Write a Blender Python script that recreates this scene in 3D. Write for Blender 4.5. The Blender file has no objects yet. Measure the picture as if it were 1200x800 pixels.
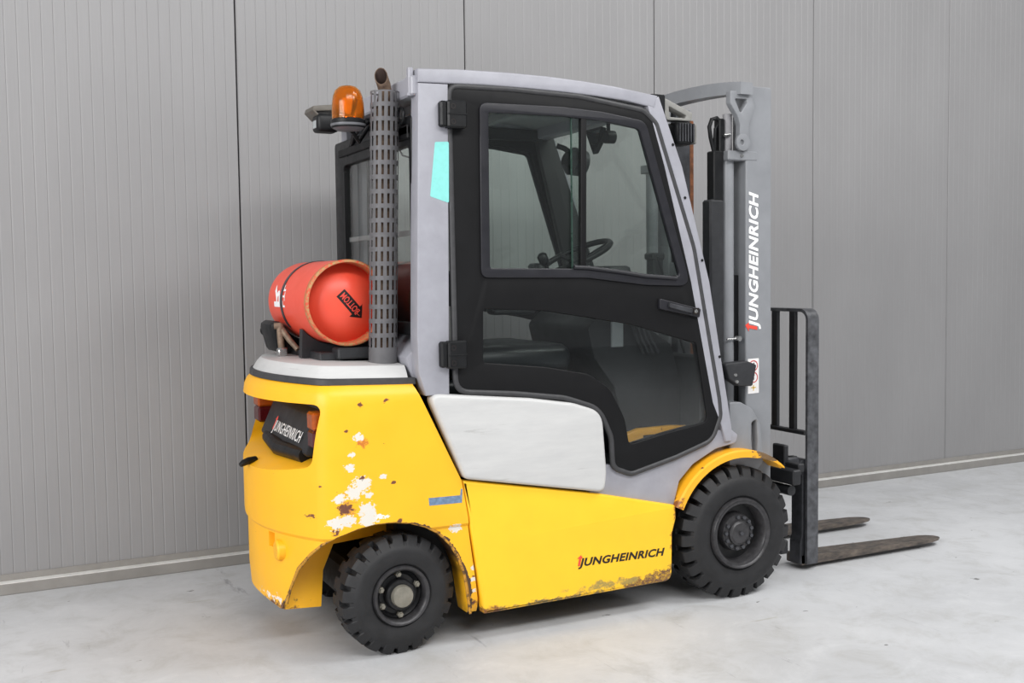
import bpy, bmesh, math, random
from mathutils import Vector, Matrix
random.seed(7)
C = bpy.context.scene.collection
SC = bpy.context.scene
PI = math.pi

# ------------------------------------------------------------------ camera
cam_d = bpy.data.cameras.new('camera')
cam = bpy.data.objects.new('camera', cam_d); C.objects.link(cam)
cam_d.sensor_width = 36.0
cam_d.lens = 1257.51 / 1200 * 36.0
cam_d.clip_start = 0.05
FW = Vector((0.44009635, 0.89589054, -0.06078925))
RT = Vector((0.89713503, -0.44157252, -0.01274546))
UP = Vector((0.0382614, 0.04892693, 0.99806925))
cam.matrix_world = Matrix(((RT.x, UP.x, -FW.x, -2.6892), (RT.y, UP.y, -FW.y, -3.959),
                           (RT.z, UP.z, -FW.z, 1.308), (0, 0, 0, 1)))
SC.camera = cam

# ------------------------------------------------------------------ light
SC.view_settings.view_transform = 'Standard'
SC.view_settings.look = 'None'
SC.view_settings.gamma = 1.0
SC.view_settings.use_curve_mapping = False
SC.view_settings.exposure = 0.0
SC.cycles.transparent_max_bounces = 48
world = bpy.data.worlds.new('hall_light'); SC.world = world
world.use_nodes = True
world.node_tree.nodes['Background'].inputs['Color'].default_value = (0.93, 0.96, 1.0, 1)
world.node_tree.nodes['Background'].inputs['Strength'].default_value = 0.30


def area(name, loc, target, sx, sy, power, col=(1, 1, 1)):
    l = bpy.data.lights.new(name, 'AREA'); l.shape = 'RECTANGLE'; l.size = sx; l.size_y = sy
    l.energy = power; l.color = col
    o = bpy.data.objects.new(name, l); C.objects.link(o); o.location = loc
    o.rotation_euler = (Vector(target) - Vector(loc)).to_track_quat('-Z', 'Y').to_euler()
    return o


area('hall_lamp_row', (-7.6, -3.4, 3.4), (-1.2, -.4, 1.0), 4.5, 2.2, 400, (1.0, 0.995, 0.985))
area('hall_lamp_row', (-0.8, -6.2, 5.6), (-.4, -1.5, .2), 7.0, 1.2, 400, (1.0, 0.995, 0.985))
area('hall_lamp_row', (2.8, -2.9, 5.8), (2.6, -1.9, 0), 4.0, 1.2, 235, (1.0, 0.995, 0.985))

# ------------------------------------------------------------------ materials
def rgb(h):
    h = h.lstrip('#'); v = [int(h[i:i + 2], 16) / 255 for i in (0, 2, 4)]
    return tuple((c / 12.92 if c <= .04045 else ((c + .055) / 1.055) ** 2.4) for c in v) + (1,)


class NT:
    def __init__(s, name):
        s.m = bpy.data.materials.new(name); s.m.use_nodes = True
        s.t = s.m.node_tree; s.b = s.t.nodes['Principled BSDF']
        s.co = s.t.nodes.new('ShaderNodeTexCoord')

    def n(s, kind, **k):
        x = s.t.nodes.new(kind)
        for a, v in k.items(): setattr(x, a, v)
        return x

    def l(s, a, b): s.t.links.new(a, b)

    def val(s, sock, v):
        if hasattr(v, 'node'): s.l(v, sock)
        else: sock.default_value = v

    def noise(s, scale, detail=4, rough=.6, stretch=(1, 1, 1), off=(0, 0, 0), dist=0):
        mp = s.n('ShaderNodeMapping'); mp.inputs['Scale'].default_value = stretch
        mp.inputs['Location'].default_value = off
        s.l(s.co.outputs['Object'], mp.inputs['Vector'])
        x = s.n('ShaderNodeTexNoise'); x.inputs['Scale'].default_value = scale
        x.inputs['Detail'].default_value = detail; x.inputs['Roughness'].default_value = rough
        x.inputs['Distortion'].default_value = dist
        s.l(mp.outputs[0], x.inputs['Vector'])
        return x.outputs[0]

    def math(s, op, a, b=0.0, c=None, clamp=False):
        x = s.n('ShaderNodeMath', operation=op); x.use_clamp = clamp
        s.val(x.inputs[0], a); s.val(x.inputs[1], b)
        if c is not None: s.val(x.inputs[2], c)
        return x.outputs[0]

    def ramp(s, v, lo, hi, a=0.0, b=1.0):
        x = s.n('ShaderNodeMapRange'); x.clamp = True
        s.val(x.inputs['Value'], v)
        x.inputs['From Min'].default_value = lo; x.inputs['From Max'].default_value = hi
        x.inputs['To Min'].default_value = a; x.inputs['To Max'].default_value = b
        return x.outputs[0]

    def mix(s, f, a, b):
        x = s.n('ShaderNodeMix', data_type='RGBA')
        s.val(x.inputs[0], f)
        for i, v in ((6, a), (7, b)):
            s.val(x.inputs[i], v)
        return x.outputs[2]

    def blob(s, c, size):
        """1 at c falling to 0 on the ellipsoid of half-axes size (object space)"""
        mp = s.n('ShaderNodeVectorMath', operation='SUBTRACT')
        s.l(s.co.outputs['Object'], mp.inputs[0]); mp.inputs[1].default_value = c
        d = s.n('ShaderNodeVectorMath', operation='DIVIDE')
        s.l(mp.outputs[0], d.inputs[0]); d.inputs[1].default_value = size
        ln = s.n('ShaderNodeVectorMath', operation='LENGTH'); s.l(d.outputs[0], ln.inputs[0])
        return s.math('SUBTRACT', 1.0, ln.outputs['Value'], clamp=True)

    def set(s, base=None, rough=None, metal=None, bump=None, bs=.1, bd=.002, spec=None):
        if base is not None: s.val(s.b.inputs['Base Color'], base)
        if rough is not None: s.val(s.b.inputs['Roughness'], rough)
        if metal is not None: s.val(s.b.inputs['Metallic'], metal)
        if spec is not None: s.b.inputs['Specular IOR Level'].default_value = spec
        if bump is not None:
            x = s.n('ShaderNodeBump'); x.inputs['Strength'].default_value = bs
            x.inputs['Distance'].default_value = bd
            s.l(bump, x.inputs['Height']); s.l(x.outputs[0], s.b.inputs['Normal'])
        return s.m


def plain(name, col, rough=.5, metal=0.0, var=.06, scale=30, spec=.5):
    t = NT(name); c = rgb(col)
    k = t.ramp(t.noise(scale, 5), .3, .7)
    d = tuple(x * (1 - 2 * var) for x in c[:3]) + (1,)
    u = tuple(min(1, x * (1 + var)) for x in c[:3]) + (1,)
    return t.set(t.mix(k, d, u), t.ramp(t.noise(scale * .6, 3), .3, .7, rough - .06, rough + .06), metal, spec=spec)


M = {}
M['grey'] = plain('grey_paint', '#9a9aa2', .42, 0.0, .05, 14)
M['grey_mast'] = plain('mast_grey_paint', '#85878b', .40, 0.0, .05, 10)
M['grey_dark'] = plain('exhaust_guard_grey', '#88878a', .5, 0.0, .06, 25)
M['black'] = plain('door_black', '#0d0d0f', .55, 0, .10, 18, .25)
M['black_plastic'] = plain('black_plastic', '#151618', .45, 0, .15, 40, .3)
M['rubber'] = plain('seal_rubber', '#3a3a3c', .55, 0, .10, 40)
M['frame_plastic'] = plain('window_frame_plastic', '#222227', .42, 0, .08, 30, .35)
M['steel_dark'] = plain('dark_steel', '#45464a', .42, .35, .22, 22)
M['guard_steel'] = plain('worn_guard_steel', '#5b5c60', .45, .3, .28, 26)
M['carriage'] = plain('carriage_black', '#26272a', .5, .1, .15, 22)
M['chrome'] = plain('bright_steel', '#b9b9b8', .25, .9, .05, 60)
M['hub'] = plain('hub_steel', '#8f8b80', .42, .45, .12, 40)
M['rim'] = plain('rim_steel', '#3d3c3e', .42, .25, .20, 40)
M['rim_inner'] = plain('rim_black', '#1a1a1c', .45, .1, .25, 60)
M['white_text'] = plain('white_lettering', '#f4f4f4', .5, 0, .01)
M['black_text'] = plain('black_lettering', '#1a1712', .5, 0, .05)
M['red_text'] = plain('red_lettering', '#e0483a', .5, 0, .03)
M['black_print'] = plain('black_print', '#140d0d', .5, 0, .03)
M['sticker_white'] = plain('label_white', '#e6e3e2', .5, 0, .02)
M['sticker_red'] = plain('label_red', '#c0504d', .5, 0, .02)
M['sticker_yellow'] = plain('label_yellow', '#d9b54a', .5, 0, .02)
M['teal'] = plain('teal_reflector', '#88d6d0', .35, 0, .04, 60)
M['blue_tape'] = plain('blue_scuff', '#6f87a3', .6, 0, .18, 90)
M['inside'] = plain('cab_dark', '#1b1c1e', .6, 0, .12, 20)
M['seat'] = plain('seat_vinyl', '#202427', .36, 0, .10, 40)
M['console'] = plain('console_plastic', '#2a2b2e', .5, 0, .12, 30)
M['lamp_dark'] = plain('lamp_bracket_dark', '#5f5a53', .5, 0, .1, 30)
M['beacon_foot'] = plain('beacon_foot_grey', '#6f7074', .4, .2, .05, 30)
M['roof_light'] = plain('roof_lining', '#a9aeb0', .6, 0, .04, 20)
M['lamp_grey'] = plain('lamp_bracket_grey', '#8b8a86', .5, 0, .08, 30)
M['orange_lamp'] = plain('indicator_orange', '#a24a12', .2, 0, .12, 60)
M['red_lamp'] = plain('tail_lamp_red', '#4e1216', .2, 0, .12, 60)
M['copper_rust'] = plain('rusty_chain', '#7a4a2c', .7, .2, .25, 40)

# white plastic covers with scuffs
t = NT('white_cover_plastic')
n1 = t.noise(3.2, 5, .6, (1, 1, 14), dist=.3)
n2 = t.noise(9, 6, .7, (.5, 1, 3))
base = t.mix(t.ramp(n2, .35, .75), rgb('#c6c6c5'), rgb('#bababa'))
base = t.mix(t.math('MULTIPLY', t.ramp(n1, .64, .70), .35), base, rgb('#8a8986'))
M['white'] = t.set(base, .45)

# dust-grey tyre rubber
t = NT('tyre_rubber')
n1 = t.noise(16, 6, .7)
M['tyre'] = t.set(t.mix(t.ramp(n1, .35, .75), rgb('#131315'), rgb('#262628')), t.ramp(n1, .3, .7, .55, .75),
                  bump=t.noise(140, 3), bs=.25, bd=.002)

# rust on exhaust pipe
t = NT('rusty_pipe')
n1 = t.noise(45, 6, .7)
M['pipe_dark'] = plain('pipe_inside_dark', '#2a1a14', .85, 0, .2, 60)  # pipe inside: shade of the opening put into a dark colour
M['rust'] = t.set(t.mix(t.ramp(n1, .3, .7), rgb('#3d2c24'), rgb('#74604f')), .75, .2)

# forks: worn brown-grey steel
t = NT('fork_steel')
n1 = t.noise(12, 7, .7, (1, 3, 3)); n2 = t.noise(40, 4)
c = t.mix(t.ramp(n1, .35, .68), rgb('#3d3b3a'), rgb('#7c7167'))
M['fork'] = t.set(c, t.ramp(n2, .3, .7, .4, .6), .35, bump=n2, bs=.2)


def yellow(name, col, chips=(), base_chip=.735, edge=None):
    """yellow enamel; chips = (centre, half-axes, threshold, colour, noise scale)"""
    t = NT(name); c = rgb(col)
    k = t.ramp(t.noise(6, 4), .3, .7)
    base = t.mix(k, tuple(x * .96 for x in c[:3]) + (1,), tuple(min(1, x * 1.03) for x in c[:3]) + (1,))
    # fine horizontal scratches all over
    sc = t.ramp(t.noise(5, 6, .75, (1.2, 1.2, 16), (3, 1, 2)), .70, .74)
    base = t.mix(t.math('MULTIPLY', sc, .45), base, rgb('#a5761c'))
    sp = t.ramp(t.noise(34, 4, .6, (1, 1, 1.4), (1, 7, 2)), base_chip, base_chip + .02)
    base = t.mix(sp, base, rgb('#6d3d22'))
    for (ce, ax, th, cc, ns) in chips:
        m = t.blob(ce, ax)
        v = t.math('ADD', t.noise(ns, 5, .65, (1, 1, 1.3), ce), t.math('MULTIPLY', m, .45))
        f = t.math('MULTIPLY', t.ramp(v, th, th + (.03 if cc[1] in 'efd' else .11)), t.ramp(m, 0, .08))
        if ns < 33: f = t.math('MULTIPLY', f, t.ramp(t.noise(90, 5, .7, (1, 1, 1.5), ce), .34, .56, .45, 1.0))
        base = t.mix(f, base, rgb(cc))
    if edge is not None:      # worn rim that follows the wheel opening (centre x, z, half axes)
        sx = t.n('ShaderNodeSeparateXYZ'); t.l(t.co.outputs['Object'], sx.inputs[0])
        ex = t.math('POWER', t.math('ABSOLUTE', t.math('DIVIDE', t.math('SUBTRACT', sx.outputs[0], edge[0]), edge[2])), edge[4])
        ez = t.math('POWER', t.math('ABSOLUTE', t.math('DIVIDE', t.math('SUBTRACT', sx.outputs[2], edge[1]), edge[3])), edge[4])
        q = t.math('ADD', ex, ez)
        v = t.math('ADD', t.ramp(q, 1.0, edge[5], .40, 0), t.noise(30, 5, .7, (1, 1, 1), (5, 2, 1)))
        base = t.mix(t.math('MULTIPLY', t.ramp(v, .74, .80), t.ramp(q, .9, .97)), base, rgb('#4a3526'))
    return t.set(base, t.ramp(t.noise(12, 3), .3, .7, .38, .50))


Y1 = '#fcb91e'
M['yellow_cw'] = yellow('yellow_counterweight', Y1, [
    ((-1.62, -.53, .56), (.20, .2, .22), .93, '#c98a3a', 36),
    ((-1.571, -.53, .753), (.04, .2, .035), .74, '#c9742a', 60),
    ((-1.62, -.53, .53), (.06, .2, .05), .84, '#d08a3c', 50),
    ((-1.52, -.53, .50), (.11, .2, .016), .78, '#efece4', 60),
    ((-1.582, -.53, 0.776), (0.027, .2, 0.021), .66, '#dcd7ce', 70),
    ((-1.607, -.53, 0.719), (0.018, .2, 0.014), .66, '#dcd7ce', 70),
    ((-1.614, -.53, 0.676), (0.027, .2, 0.021), .66, '#dcd7ce', 70),
    ((-1.574, -.53, 0.616), (0.048, .2, 0.037), .66, '#dcd7ce', 70),
    ((-1.601, -.53, 0.590), (0.045, .2, 0.034), .66, '#dcd7ce', 70),
    ((-1.653, -.53, 0.574), (0.033, .2, 0.025), .66, '#dcd7ce', 70),
    ((-1.549, -.53, 0.577), (0.021, .2, 0.016), .66, '#dcd7ce', 70),
    ((-1.558, -.53, 0.531), (0.045, .2, 0.034), .66, '#dcd7ce', 70),
    ((-1.659, -.53, 0.492), (0.045, .2, 0.034), .66, '#dcd7ce', 70),
    ((-1.622, -.53, 0.498), (0.039, .2, 0.030), .66, '#dcd7ce', 70),
    ((-1.551, -.53, 0.495), (0.051, .2, 0.039), .66, '#dcd7ce', 70),
    ((-1.499, -.53, 0.638), (0.021, .2, 0.016), .66, '#dcd7ce', 70),
    ((-1.231, -.53, 0.425), (0.033, .2, 0.025), .66, '#dcd7ce', 70),
    ((-1.163, -.53, 0.274), (0.018, .2, 0.014), .66, '#dcd7ce', 70),
    ((-1.164, -.53, 0.235), (0.018, .2, 0.014), .66, '#dcd7ce', 70),
    ((-1.160, -.53, 0.190), (0.015, .2, 0.011), .66, '#dcd7ce', 70),
    ((-1.482, -.53, 0.895), (0.018, .2, 0.013), .68, '#6b4030', 80),
    ((-1.622, -.53, 0.800), (0.012, .2, 0.009), .68, '#6b4030', 80),
    ((-1.570, -.53, 0.637), (0.018, .2, 0.013), .68, '#6b4030', 80),
    ((-1.632, -.53, 0.539), (0.045, .2, 0.033), .68, '#6b4030', 80),
    ((-1.440, -.53, 0.478), (0.018, .2, 0.013), .68, '#6b4030', 80),
    ((-1.710, -.53, 0.617), (0.011, .2, 0.008), .68, '#6b4030', 80),
    ((-1.461, -.53, 0.614), (0.015, .2, 0.011), .68, '#6b4030', 80),
    ((-1.572, -.53, 0.886), (0.018, .2, 0.013), .68, '#6b4030', 80),
    ((-1.735, -.53, 0.514), (0.021, .2, 0.015), .68, '#6b4030', 80),
    ((-1.663, -.53, 0.462), (0.027, .2, 0.020), .68, '#6b4030', 80),
    ((-1.164, -.53, 0.245), (0.012, .2, 0.009), .68, '#6b4030', 80),
    ((-1.158, -.53, 0.146), (0.027, .2, 0.020), .68, '#6b4030', 80),
    ((-1.82, -.33, .165), (.18, .30, .05), .72, '#6b4430', 34),
    ((-1.83, -.25, .19), (.20, .26, .04), .84, '#efe6dc', 36),
    ((-1.85, -.2, .42), (.12, .5, .06), .84, '#8c5a34', 30),
][:-1], edge=(-1.48, .08, .315, .39, 2.3, 1.08))
M['yellow_side'] = yellow('yellow_side_panel', '#fcc526', [
    ((-.36, -.53, .115), (.30, .2, .070), .62, '#6b4a36', 30),
    ((-.30, -.53, .27), (.035, .2, .24), .62, '#a5672f', 24),
    ((-.62, -.53, .14), (.30, .2, .030), .72, '#a08a4a', 22),
    ((-.85, -.53, .115), (.42, .2, .025), .72, '#6f6247', 20),
    ((-1.13, -.53, .11), (.12, .2, .03), .66, '#7a4a2a', 30),
], base_chip=.78)
M['yellow_fender'] = yellow('yellow_fender', '#f2ae22', [
    ((-.30, -.54, .41), (.05, .2, .08), .74, '#8a5326', 40),
    ((.16, -.54, .575), (.16, .3, .05), .66, '#6e5638', 40),
], base_chip=.70)

# LPG bottle red
t = NT('bottle_red')
n1 = t.noise(7, 5, .6, (1, 1, 1)); n2 = t.noise(26, 5, .7, (1, 3, 1))
c = t.mix(t.ramp(n1, .35, .7), rgb('#f0523c'), rgb('#e8553f'))
c = t.mix(t.math('MULTIPLY', t.ramp(n2, .68, .74), .5), c, rgb('#b88a78'))
M['red'] = t.set(c, t.ramp(n1, .3, .7, .32, .45))
t = NT('bottle_rim')
n2 = t.noise(110, 4, .7)
M['bottle_rim'] = t.set(t.mix(t.ramp(n2, .42, .56), rgb('#cf4a30'), rgb('#b08a5a')), .6)

# buckle: rusty
M['buckle'] = plain('rusty_buckle', '#83705f', .6, .3, .22, 60)


def glass(name, tint, refl=1.0):
    m = bpy.data.materials.new(name); m.use_nodes = True; nt = m.node_tree
    for x in list(nt.nodes): nt.nodes.remove(x)
    out = nt.nodes.new('ShaderNodeOutputMaterial'); tr = nt.nodes.new('ShaderNodeBsdfTransparent')
    gl = nt.nodes.new('ShaderNodeBsdfGlossy'); mx = nt.nodes.new('ShaderNodeMixShader')
    lw = nt.nodes.new('ShaderNodeLayerWeight'); lw.inputs['Blend'].default_value = .25
    fr = nt.nodes.new('ShaderNodeMapRange'); fr.inputs['To Min'].default_value = .014; fr.inputs['To Max'].default_value = .35
    nt.links.new(lw.outputs['Facing'], fr.inputs['Value'])
    no = nt.nodes.new('ShaderNodeTexNoise'); no.inputs['Scale'].default_value = 7
    co = nt.nodes.new('ShaderNodeTexCoord'); nt.links.new(co.outputs['Object'], no.inputs['Vector'])
    rp = nt.nodes.new('ShaderNodeMix'); rp.data_type = 'RGBA'
    rp.inputs[6].default_value = tuple(x * .96 for x in tint) + (1,); rp.inputs[7].default_value = tuple(tint) + (1,)
    nt.links.new(no.outputs[0], rp.inputs[0]); nt.links.new(rp.outputs[2], tr.inputs['Color'])
    gl.inputs['Roughness'].default_value = .03; gl.inputs['Color'].default_value = (refl, refl, refl, 1)
    nt.links.new(fr.outputs[0], mx.inputs[0]); nt.links.new(tr.outputs[0], mx.inputs[1])
    nt.links.new(gl.outputs[0], mx.inputs[2]); nt.links.new(mx.outputs[0], out.inputs[0])
    return m


M['glass'] = glass('cab_glass', (.915, .955, .935))
M['glass_low'] = glass('tinted_lower_glass', (.88, .90, .895))
M['glass_rear'] = glass('rear_glass', (.945, .965, .95))
M['mirror'] = plain('mirror_glass', '#cfd3d3', .05, 1.0, .01)
M['glass_edge'] = plain('glass_edge_green', '#2c4139', .3, 0, .04)

# beacon amber
m = bpy.data.materials.new('amber_lens'); m.use_nodes = True; M['amber'] = m
b = m.node_tree.nodes['Principled BSDF']
tn = m.node_tree.nodes.new('ShaderNodeTexNoise'); tn.inputs['Scale'].default_value = 30
tm = m.node_tree.nodes.new('ShaderNodeMix'); tm.data_type = 'RGBA'
tm.inputs[6].default_value = rgb('#ffa022'); tm.inputs[7].default_value = rgb('#ffbe50')
m.node_tree.links.new(tn.outputs[0], tm.inputs[0]); m.node_tree.links.new(tm.outputs[2], b.inputs['Base Color'])
b.inputs['Roughness'].default_value = .12; b.inputs['Transmission Weight'].default_value = .93
b.inputs['IOR'].default_value = 1.3
M['reflector'] = plain('beacon_reflector', '#f4dfb0', .12, 1.0, .02)

# wall cladding and floor
t = NT('wall_cladding_paint')
n1 = t.noise(2.2, 4, .5, (1, 1, .5)); n2 = t.noise(120, 3, .6, (1, 1, .04))
c = t.mix(t.ramp(n1, .3, .7), rgb('#8a898a'), rgb('#908f90'))
c = t.mix(t.math('MULTIPLY', t.ramp(n2, .35, .7), .3), c, rgb('#868585'))
M['wall'] = t.set(c, t.ramp(n1, .3, .7, .40, .46), .0)
M['joint'] = plain('panel_joint_dark', '#3b3a3a', .7, 0, .05)
M['flashing'] = plain('base_flashing', '#8b8884', .45, 0, .06, 10)
M['ledge'] = plain('base_ledge_lit', '#dcdbd8', .5, 0, .08, 20)  # lighter than the flashing: strong light on the ledge put into its colour

t = NT('concrete_floor')
a = t.noise(.9, 6, .6); a2 = t.noise(4.5, 8, .72, (1, 1, 1), (4, 2, 0), .4); a3 = t.noise(22, 6, .7)
c = t.mix(t.ramp(a, .34, .66), rgb('#b6b7b9'), rgb('#c8c9cb'))
c = t.mix(t.math('MULTIPLY', t.ramp(a2, .50, .74), .7), c, rgb('#a3a29f'))
c = t.mix(t.math('MULTIPLY', t.ramp(a2, .47, .28), .6), c, rgb('#d0d1d3'))
sk = t.ramp(t.noise(2.6, 6, .7, (6.5, .55, 1), (1, 5, 0), .5),   .64, .70)          # dragged scuffs
c = t.mix(t.math('MULTIPLY', sk, .55), c, rgb('#77757a'))
sk2 = t.ramp(t.noise(3.1, 5, .7, (.5, 5.5, 1), (7, 3, 0), .3), .67, .71)
c = t.mix(t.math('MULTIPLY', sk2, .35), c, rgb('#8d8468'))
sp = t.ramp(t.noise(13, 3, .5, (1, 1.6, 1), (2, 9, 0)), .735, .75)
c = t.mix(t.math('MULTIPLY', sp, .8), c, rgb('#5d5c5a'))
M['floor'] = t.set(c, t.ramp(a2, .3, .7, .48, .66), 0, bump=a3, bs=.12, bd=.003)

# ------------------------------------------------------------------ geometry helpers
ROOT = {}


def link(name, me, mat, parent=None, smooth=None):
    o = bpy.data.objects.new(name, me); C.objects.link(o)
    if mat is not None and not me.materials:
        me.materials.append(M[mat] if isinstance(mat, str) else mat)
    if parent is not None:
        o.parent = parent
        if parent.get('origin') is not None: o.location = -Vector(parent['origin'])
    if smooth is not None: shade(me, smooth)
    else:
        for p in me.polygons: p.use_smooth = False
    return o


def shade(me, ang=35):
    for p in me.polygons: p.use_smooth = True
    bm = bmesh.new(); bm.from_mesh(me)
    lim = math.radians(ang)
    for e in bm.edges:
        e.smooth = len(e.link_faces) == 2 and e.calc_face_angle(0) < lim
    bm.to_mesh(me); bm.free()


class MB:
    """collects shapes into one mesh"""
    def __init__(s): s.bm = bmesh.new()

    def box(s, x0, x1, y0, y1, z0, z1, bev=0, rot=None, seg=1):
        tmp = bmesh.new()
        bmesh.ops.create_cube(tmp, size=1)
        c = Vector(((x0 + x1) / 2, (y0 + y1) / 2, (z0 + z1) / 2)); d = Vector((x1 - x0, y1 - y0, z1 - z0))
        for v in tmp.verts: v.co = Vector((v.co.x * d.x, v.co.y * d.y, v.co.z * d.z))
        if bev: bmesh.ops.bevel(tmp, geom=tmp.edges[:], offset=bev, segments=seg, affect='EDGES', profile=.5)
        for v in tmp.verts:
            if rot is not None: v.co = rot @ v.co
            v.co += c
        s.join(tmp); return s

    def join(s, tmp):
        me = bpy.data.meshes.new('t'); tmp.to_mesh(me); tmp.free(); s.bm.from_mesh(me); bpy.data.meshes.remove(me)

    def add(s, verts, faces):
        vs = [s.bm.verts.new(v) for v in verts]
        for f in faces:
            try: s.bm.faces.new([vs[i] for i in f])
            except ValueError: pass
        return s

    def tube(s, pts, r, seg=10, cap=True, closed=False):
        pts = [Vector(p) for p in pts]; n = len(pts); rs = r if isinstance(r, (list, tuple)) else [r] * n
        rings = []; prev = None
        for i in range(n):
            if closed: d = pts[(i + 1) % n] - pts[i - 1]
            else: d = pts[min(i + 1, n - 1)] - pts[max(i - 1, 0)]
            d.normalize()
            if prev is None:
                u = d.orthogonal().normalized()
            else:
                u = (prev - d * prev.dot(d)).normalized()
            prev = u; w = d.cross(u)
            rings.append([s.bm.verts.new(pts[i] + (u * math.cos(2 * PI * k / seg) + w * math.sin(2 * PI * k / seg)) * rs[i]) for k in range(seg)])
        for i in range(n if closed else n - 1):
            a, b = rings[i], rings[(i + 1) % n]
            for k in range(seg):
                try: s.bm.faces.new((a[k], a[(k + 1) % seg], b[(k + 1) % seg], b[k]))
                except ValueError: pass
        if cap and not closed:
            s.bm.faces.new(rings[0][::-1]); s.bm.faces.new(rings[-1])
        return s

    def lathe(s, prof, centre, axis='y', seg=48, close=False):
        """prof = (radius, distance along axis)"""
        c = Vector(centre); rings = []
        for (r, h) in prof:
            ring = []
            for k in range(seg):
                a = 2 * PI * k / seg; u, w = r * math.cos(a), r * math.sin(a)
                p = {'y': Vector((u, h, w)), 'z': Vector((u, w, h)), 'x': Vector((h, u, w))}[axis]
                ring.append(s.bm.verts.new(c + p))
            rings.append(ring)
        for a, b in zip(rings[:-1], rings[1:]):
            for k in range(seg):
                s.bm.faces.new((a[k], a[(k + 1) % seg], b[(k + 1) % seg], b[k]))
        if close:
            for rg in (rings[0], rings[-1]):
                try: s.bm.faces.new(rg)
                except ValueError: pass
        return s

    def prism(s, poly, y0, y1, bev=0, ylist=None):
        """polygon in x,z swept along y (ylist: own y per vertex for both ends)"""
        tmp = bmesh.new(); n = len(poly)
        a = [tmp.verts.new((p[0], (ylist[i][0] if ylist else y0), p[1])) for i, p in enumerate(poly)]
        b = [tmp.verts.new((p[0], (ylist[i][1] if ylist else y1), p[1])) for i, p in enumerate(poly)]
        tmp.faces.new(a); tmp.faces.new(b[::-1])
        for i in range(n): tmp.faces.new((a[i], b[i], b[(i + 1) % n], a[(i + 1) % n]))
        bmesh.ops.recalc_face_normals(tmp, faces=tmp.faces)
        if bev: bmesh.ops.bevel(tmp, geom=tmp.edges[:], offset=bev, segments=2, affect='EDGES', profile=.5)
        s.join(tmp); return s

    def mesh(s, name, recalc=True):
        if recalc: bmesh.ops.recalc_face_normals(s.bm, faces=s.bm.faces)
        me = bpy.data.meshes.new(name); s.bm.to_mesh(me); s.bm.free(); return me

    def build(s, name, mat, parent=None, smooth=30):
        return link(name, s.mesh(name), mat, parent, smooth)


def rnd(pts, r, n=5):
    """polygon with rounded corners; r one radius or one per point"""
    out = []; N = len(pts); rs = r if isinstance(r, (list, tuple)) else [r] * N
    for i in range(N):
        p = Vector(pts[i]).to_2d(); a = Vector(pts[i - 1]).to_2d() - p; b = Vector(pts[(i + 1) % N]).to_2d() - p
        rr = rs[i]
        if rr <= 0: out.append(tuple(p)); continue
        la, lb = a.length, b.length; a.normalize(); b.normalize()
        ang = a.angle(b); t = min(rr / math.tan(ang / 2), la * .48, lb * .48)
        p0, p2 = p + a * t, p + b * t
        for k in range(n + 1):
            u = k / n; out.append(tuple(p0 * (1 - u) ** 2 + p * 2 * u * (1 - u) + p2 * u * u))
    return out


def curve_mesh(loops, extr, bevel=0, bres=2, off=None):
    cu = bpy.data.curves.new('c', 'CURVE'); cu.dimensions = '2D'; cu.fill_mode = 'BOTH'
    cu.extrude = max(extr - bevel, 0); cu.bevel_depth = bevel; cu.bevel_resolution = bres
    cu.offset = -bevel if off is None else off
    for lp in loops:
        sp = cu.splines.new('POLY'); sp.points.add(len(lp) - 1); sp.use_cyclic_u = True
        for p, q in zip(sp.points, lp): p.co = (q[0], q[1], 0, 1)
    o = bpy.data.objects.new('c', cu); me = bpy.data.meshes.new_from_object(o)
    bpy.data.objects.remove(o); bpy.data.curves.remove(cu)
    return me


SIDE = Matrix(((1, 0, 0, 0), (0, 0, -1, 0), (0, 1, 0, 0), (0, 0, 0, 1)))   # local u,v,w -> x, z, -y


def plate(name, loops, yout, thick, bevel, mat, parent, bres=2, frame=None, smooth=30):
    """flat part with holes lying in the x,z plane; outer face at y=yout, thickness inward (+y)"""
    if not isinstance(loops[0][0], (tuple, list, Vector)): loops = [loops]
    me = curve_mesh(loops, thick / 2, bevel, bres)
    F = frame if frame is not None else Matrix.Translation((0, yout + thick / 2, 0)) @ SIDE
    me.transform(F)
    bm = bmesh.new(); bm.from_mesh(me); bmesh.ops.remove_doubles(bm, verts=bm.verts, dist=1e-5)
    bmesh.ops.recalc_face_normals(bm, faces=bm.faces); bm.to_mesh(me); bm.free()
    return link(name, me, mat, parent, smooth)


def text_mesh(body, width, height, frame, bold=.02, shear=.2, depth=.0006, spacing=1.0):
    cu = bpy.data.curves.new('t', 'FONT'); cu.body = body; cu.size = 1; cu.offset = bold; cu.shear = shear
    cu.extrude = 0; cu.space_character = spacing; cu.resolution_u = 3
    o = bpy.data.objects.new('t', cu); me = bpy.data.meshes.new_from_object(o)
    bpy.data.objects.remove(o); bpy.data.curves.remove(cu)
    xs = [v.co.x for v in me.vertices]; ys = [v.co.y for v in me.vertices]
    x0, x1, y0, y1 = min(xs), max(xs), min(ys), max(ys)
    for v in me.vertices:
        v.co.x = (v.co.x - x0) / (x1 - x0) * width; v.co.y = (v.co.y - y0) / (y1 - y0) * height
    bm = bmesh.new(); bm.from_mesh(me)
    g = bmesh.ops.extrude_face_region(bm, geom=bm.faces[:])
    for e in g['geom']:
        if isinstance(e, bmesh.types.BMVert): e.co.z += depth
    bmesh.ops.recalc_face_normals(bm, faces=bm.faces); bm.to_mesh(me); bm.free()
    me.transform(frame); return me


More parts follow.
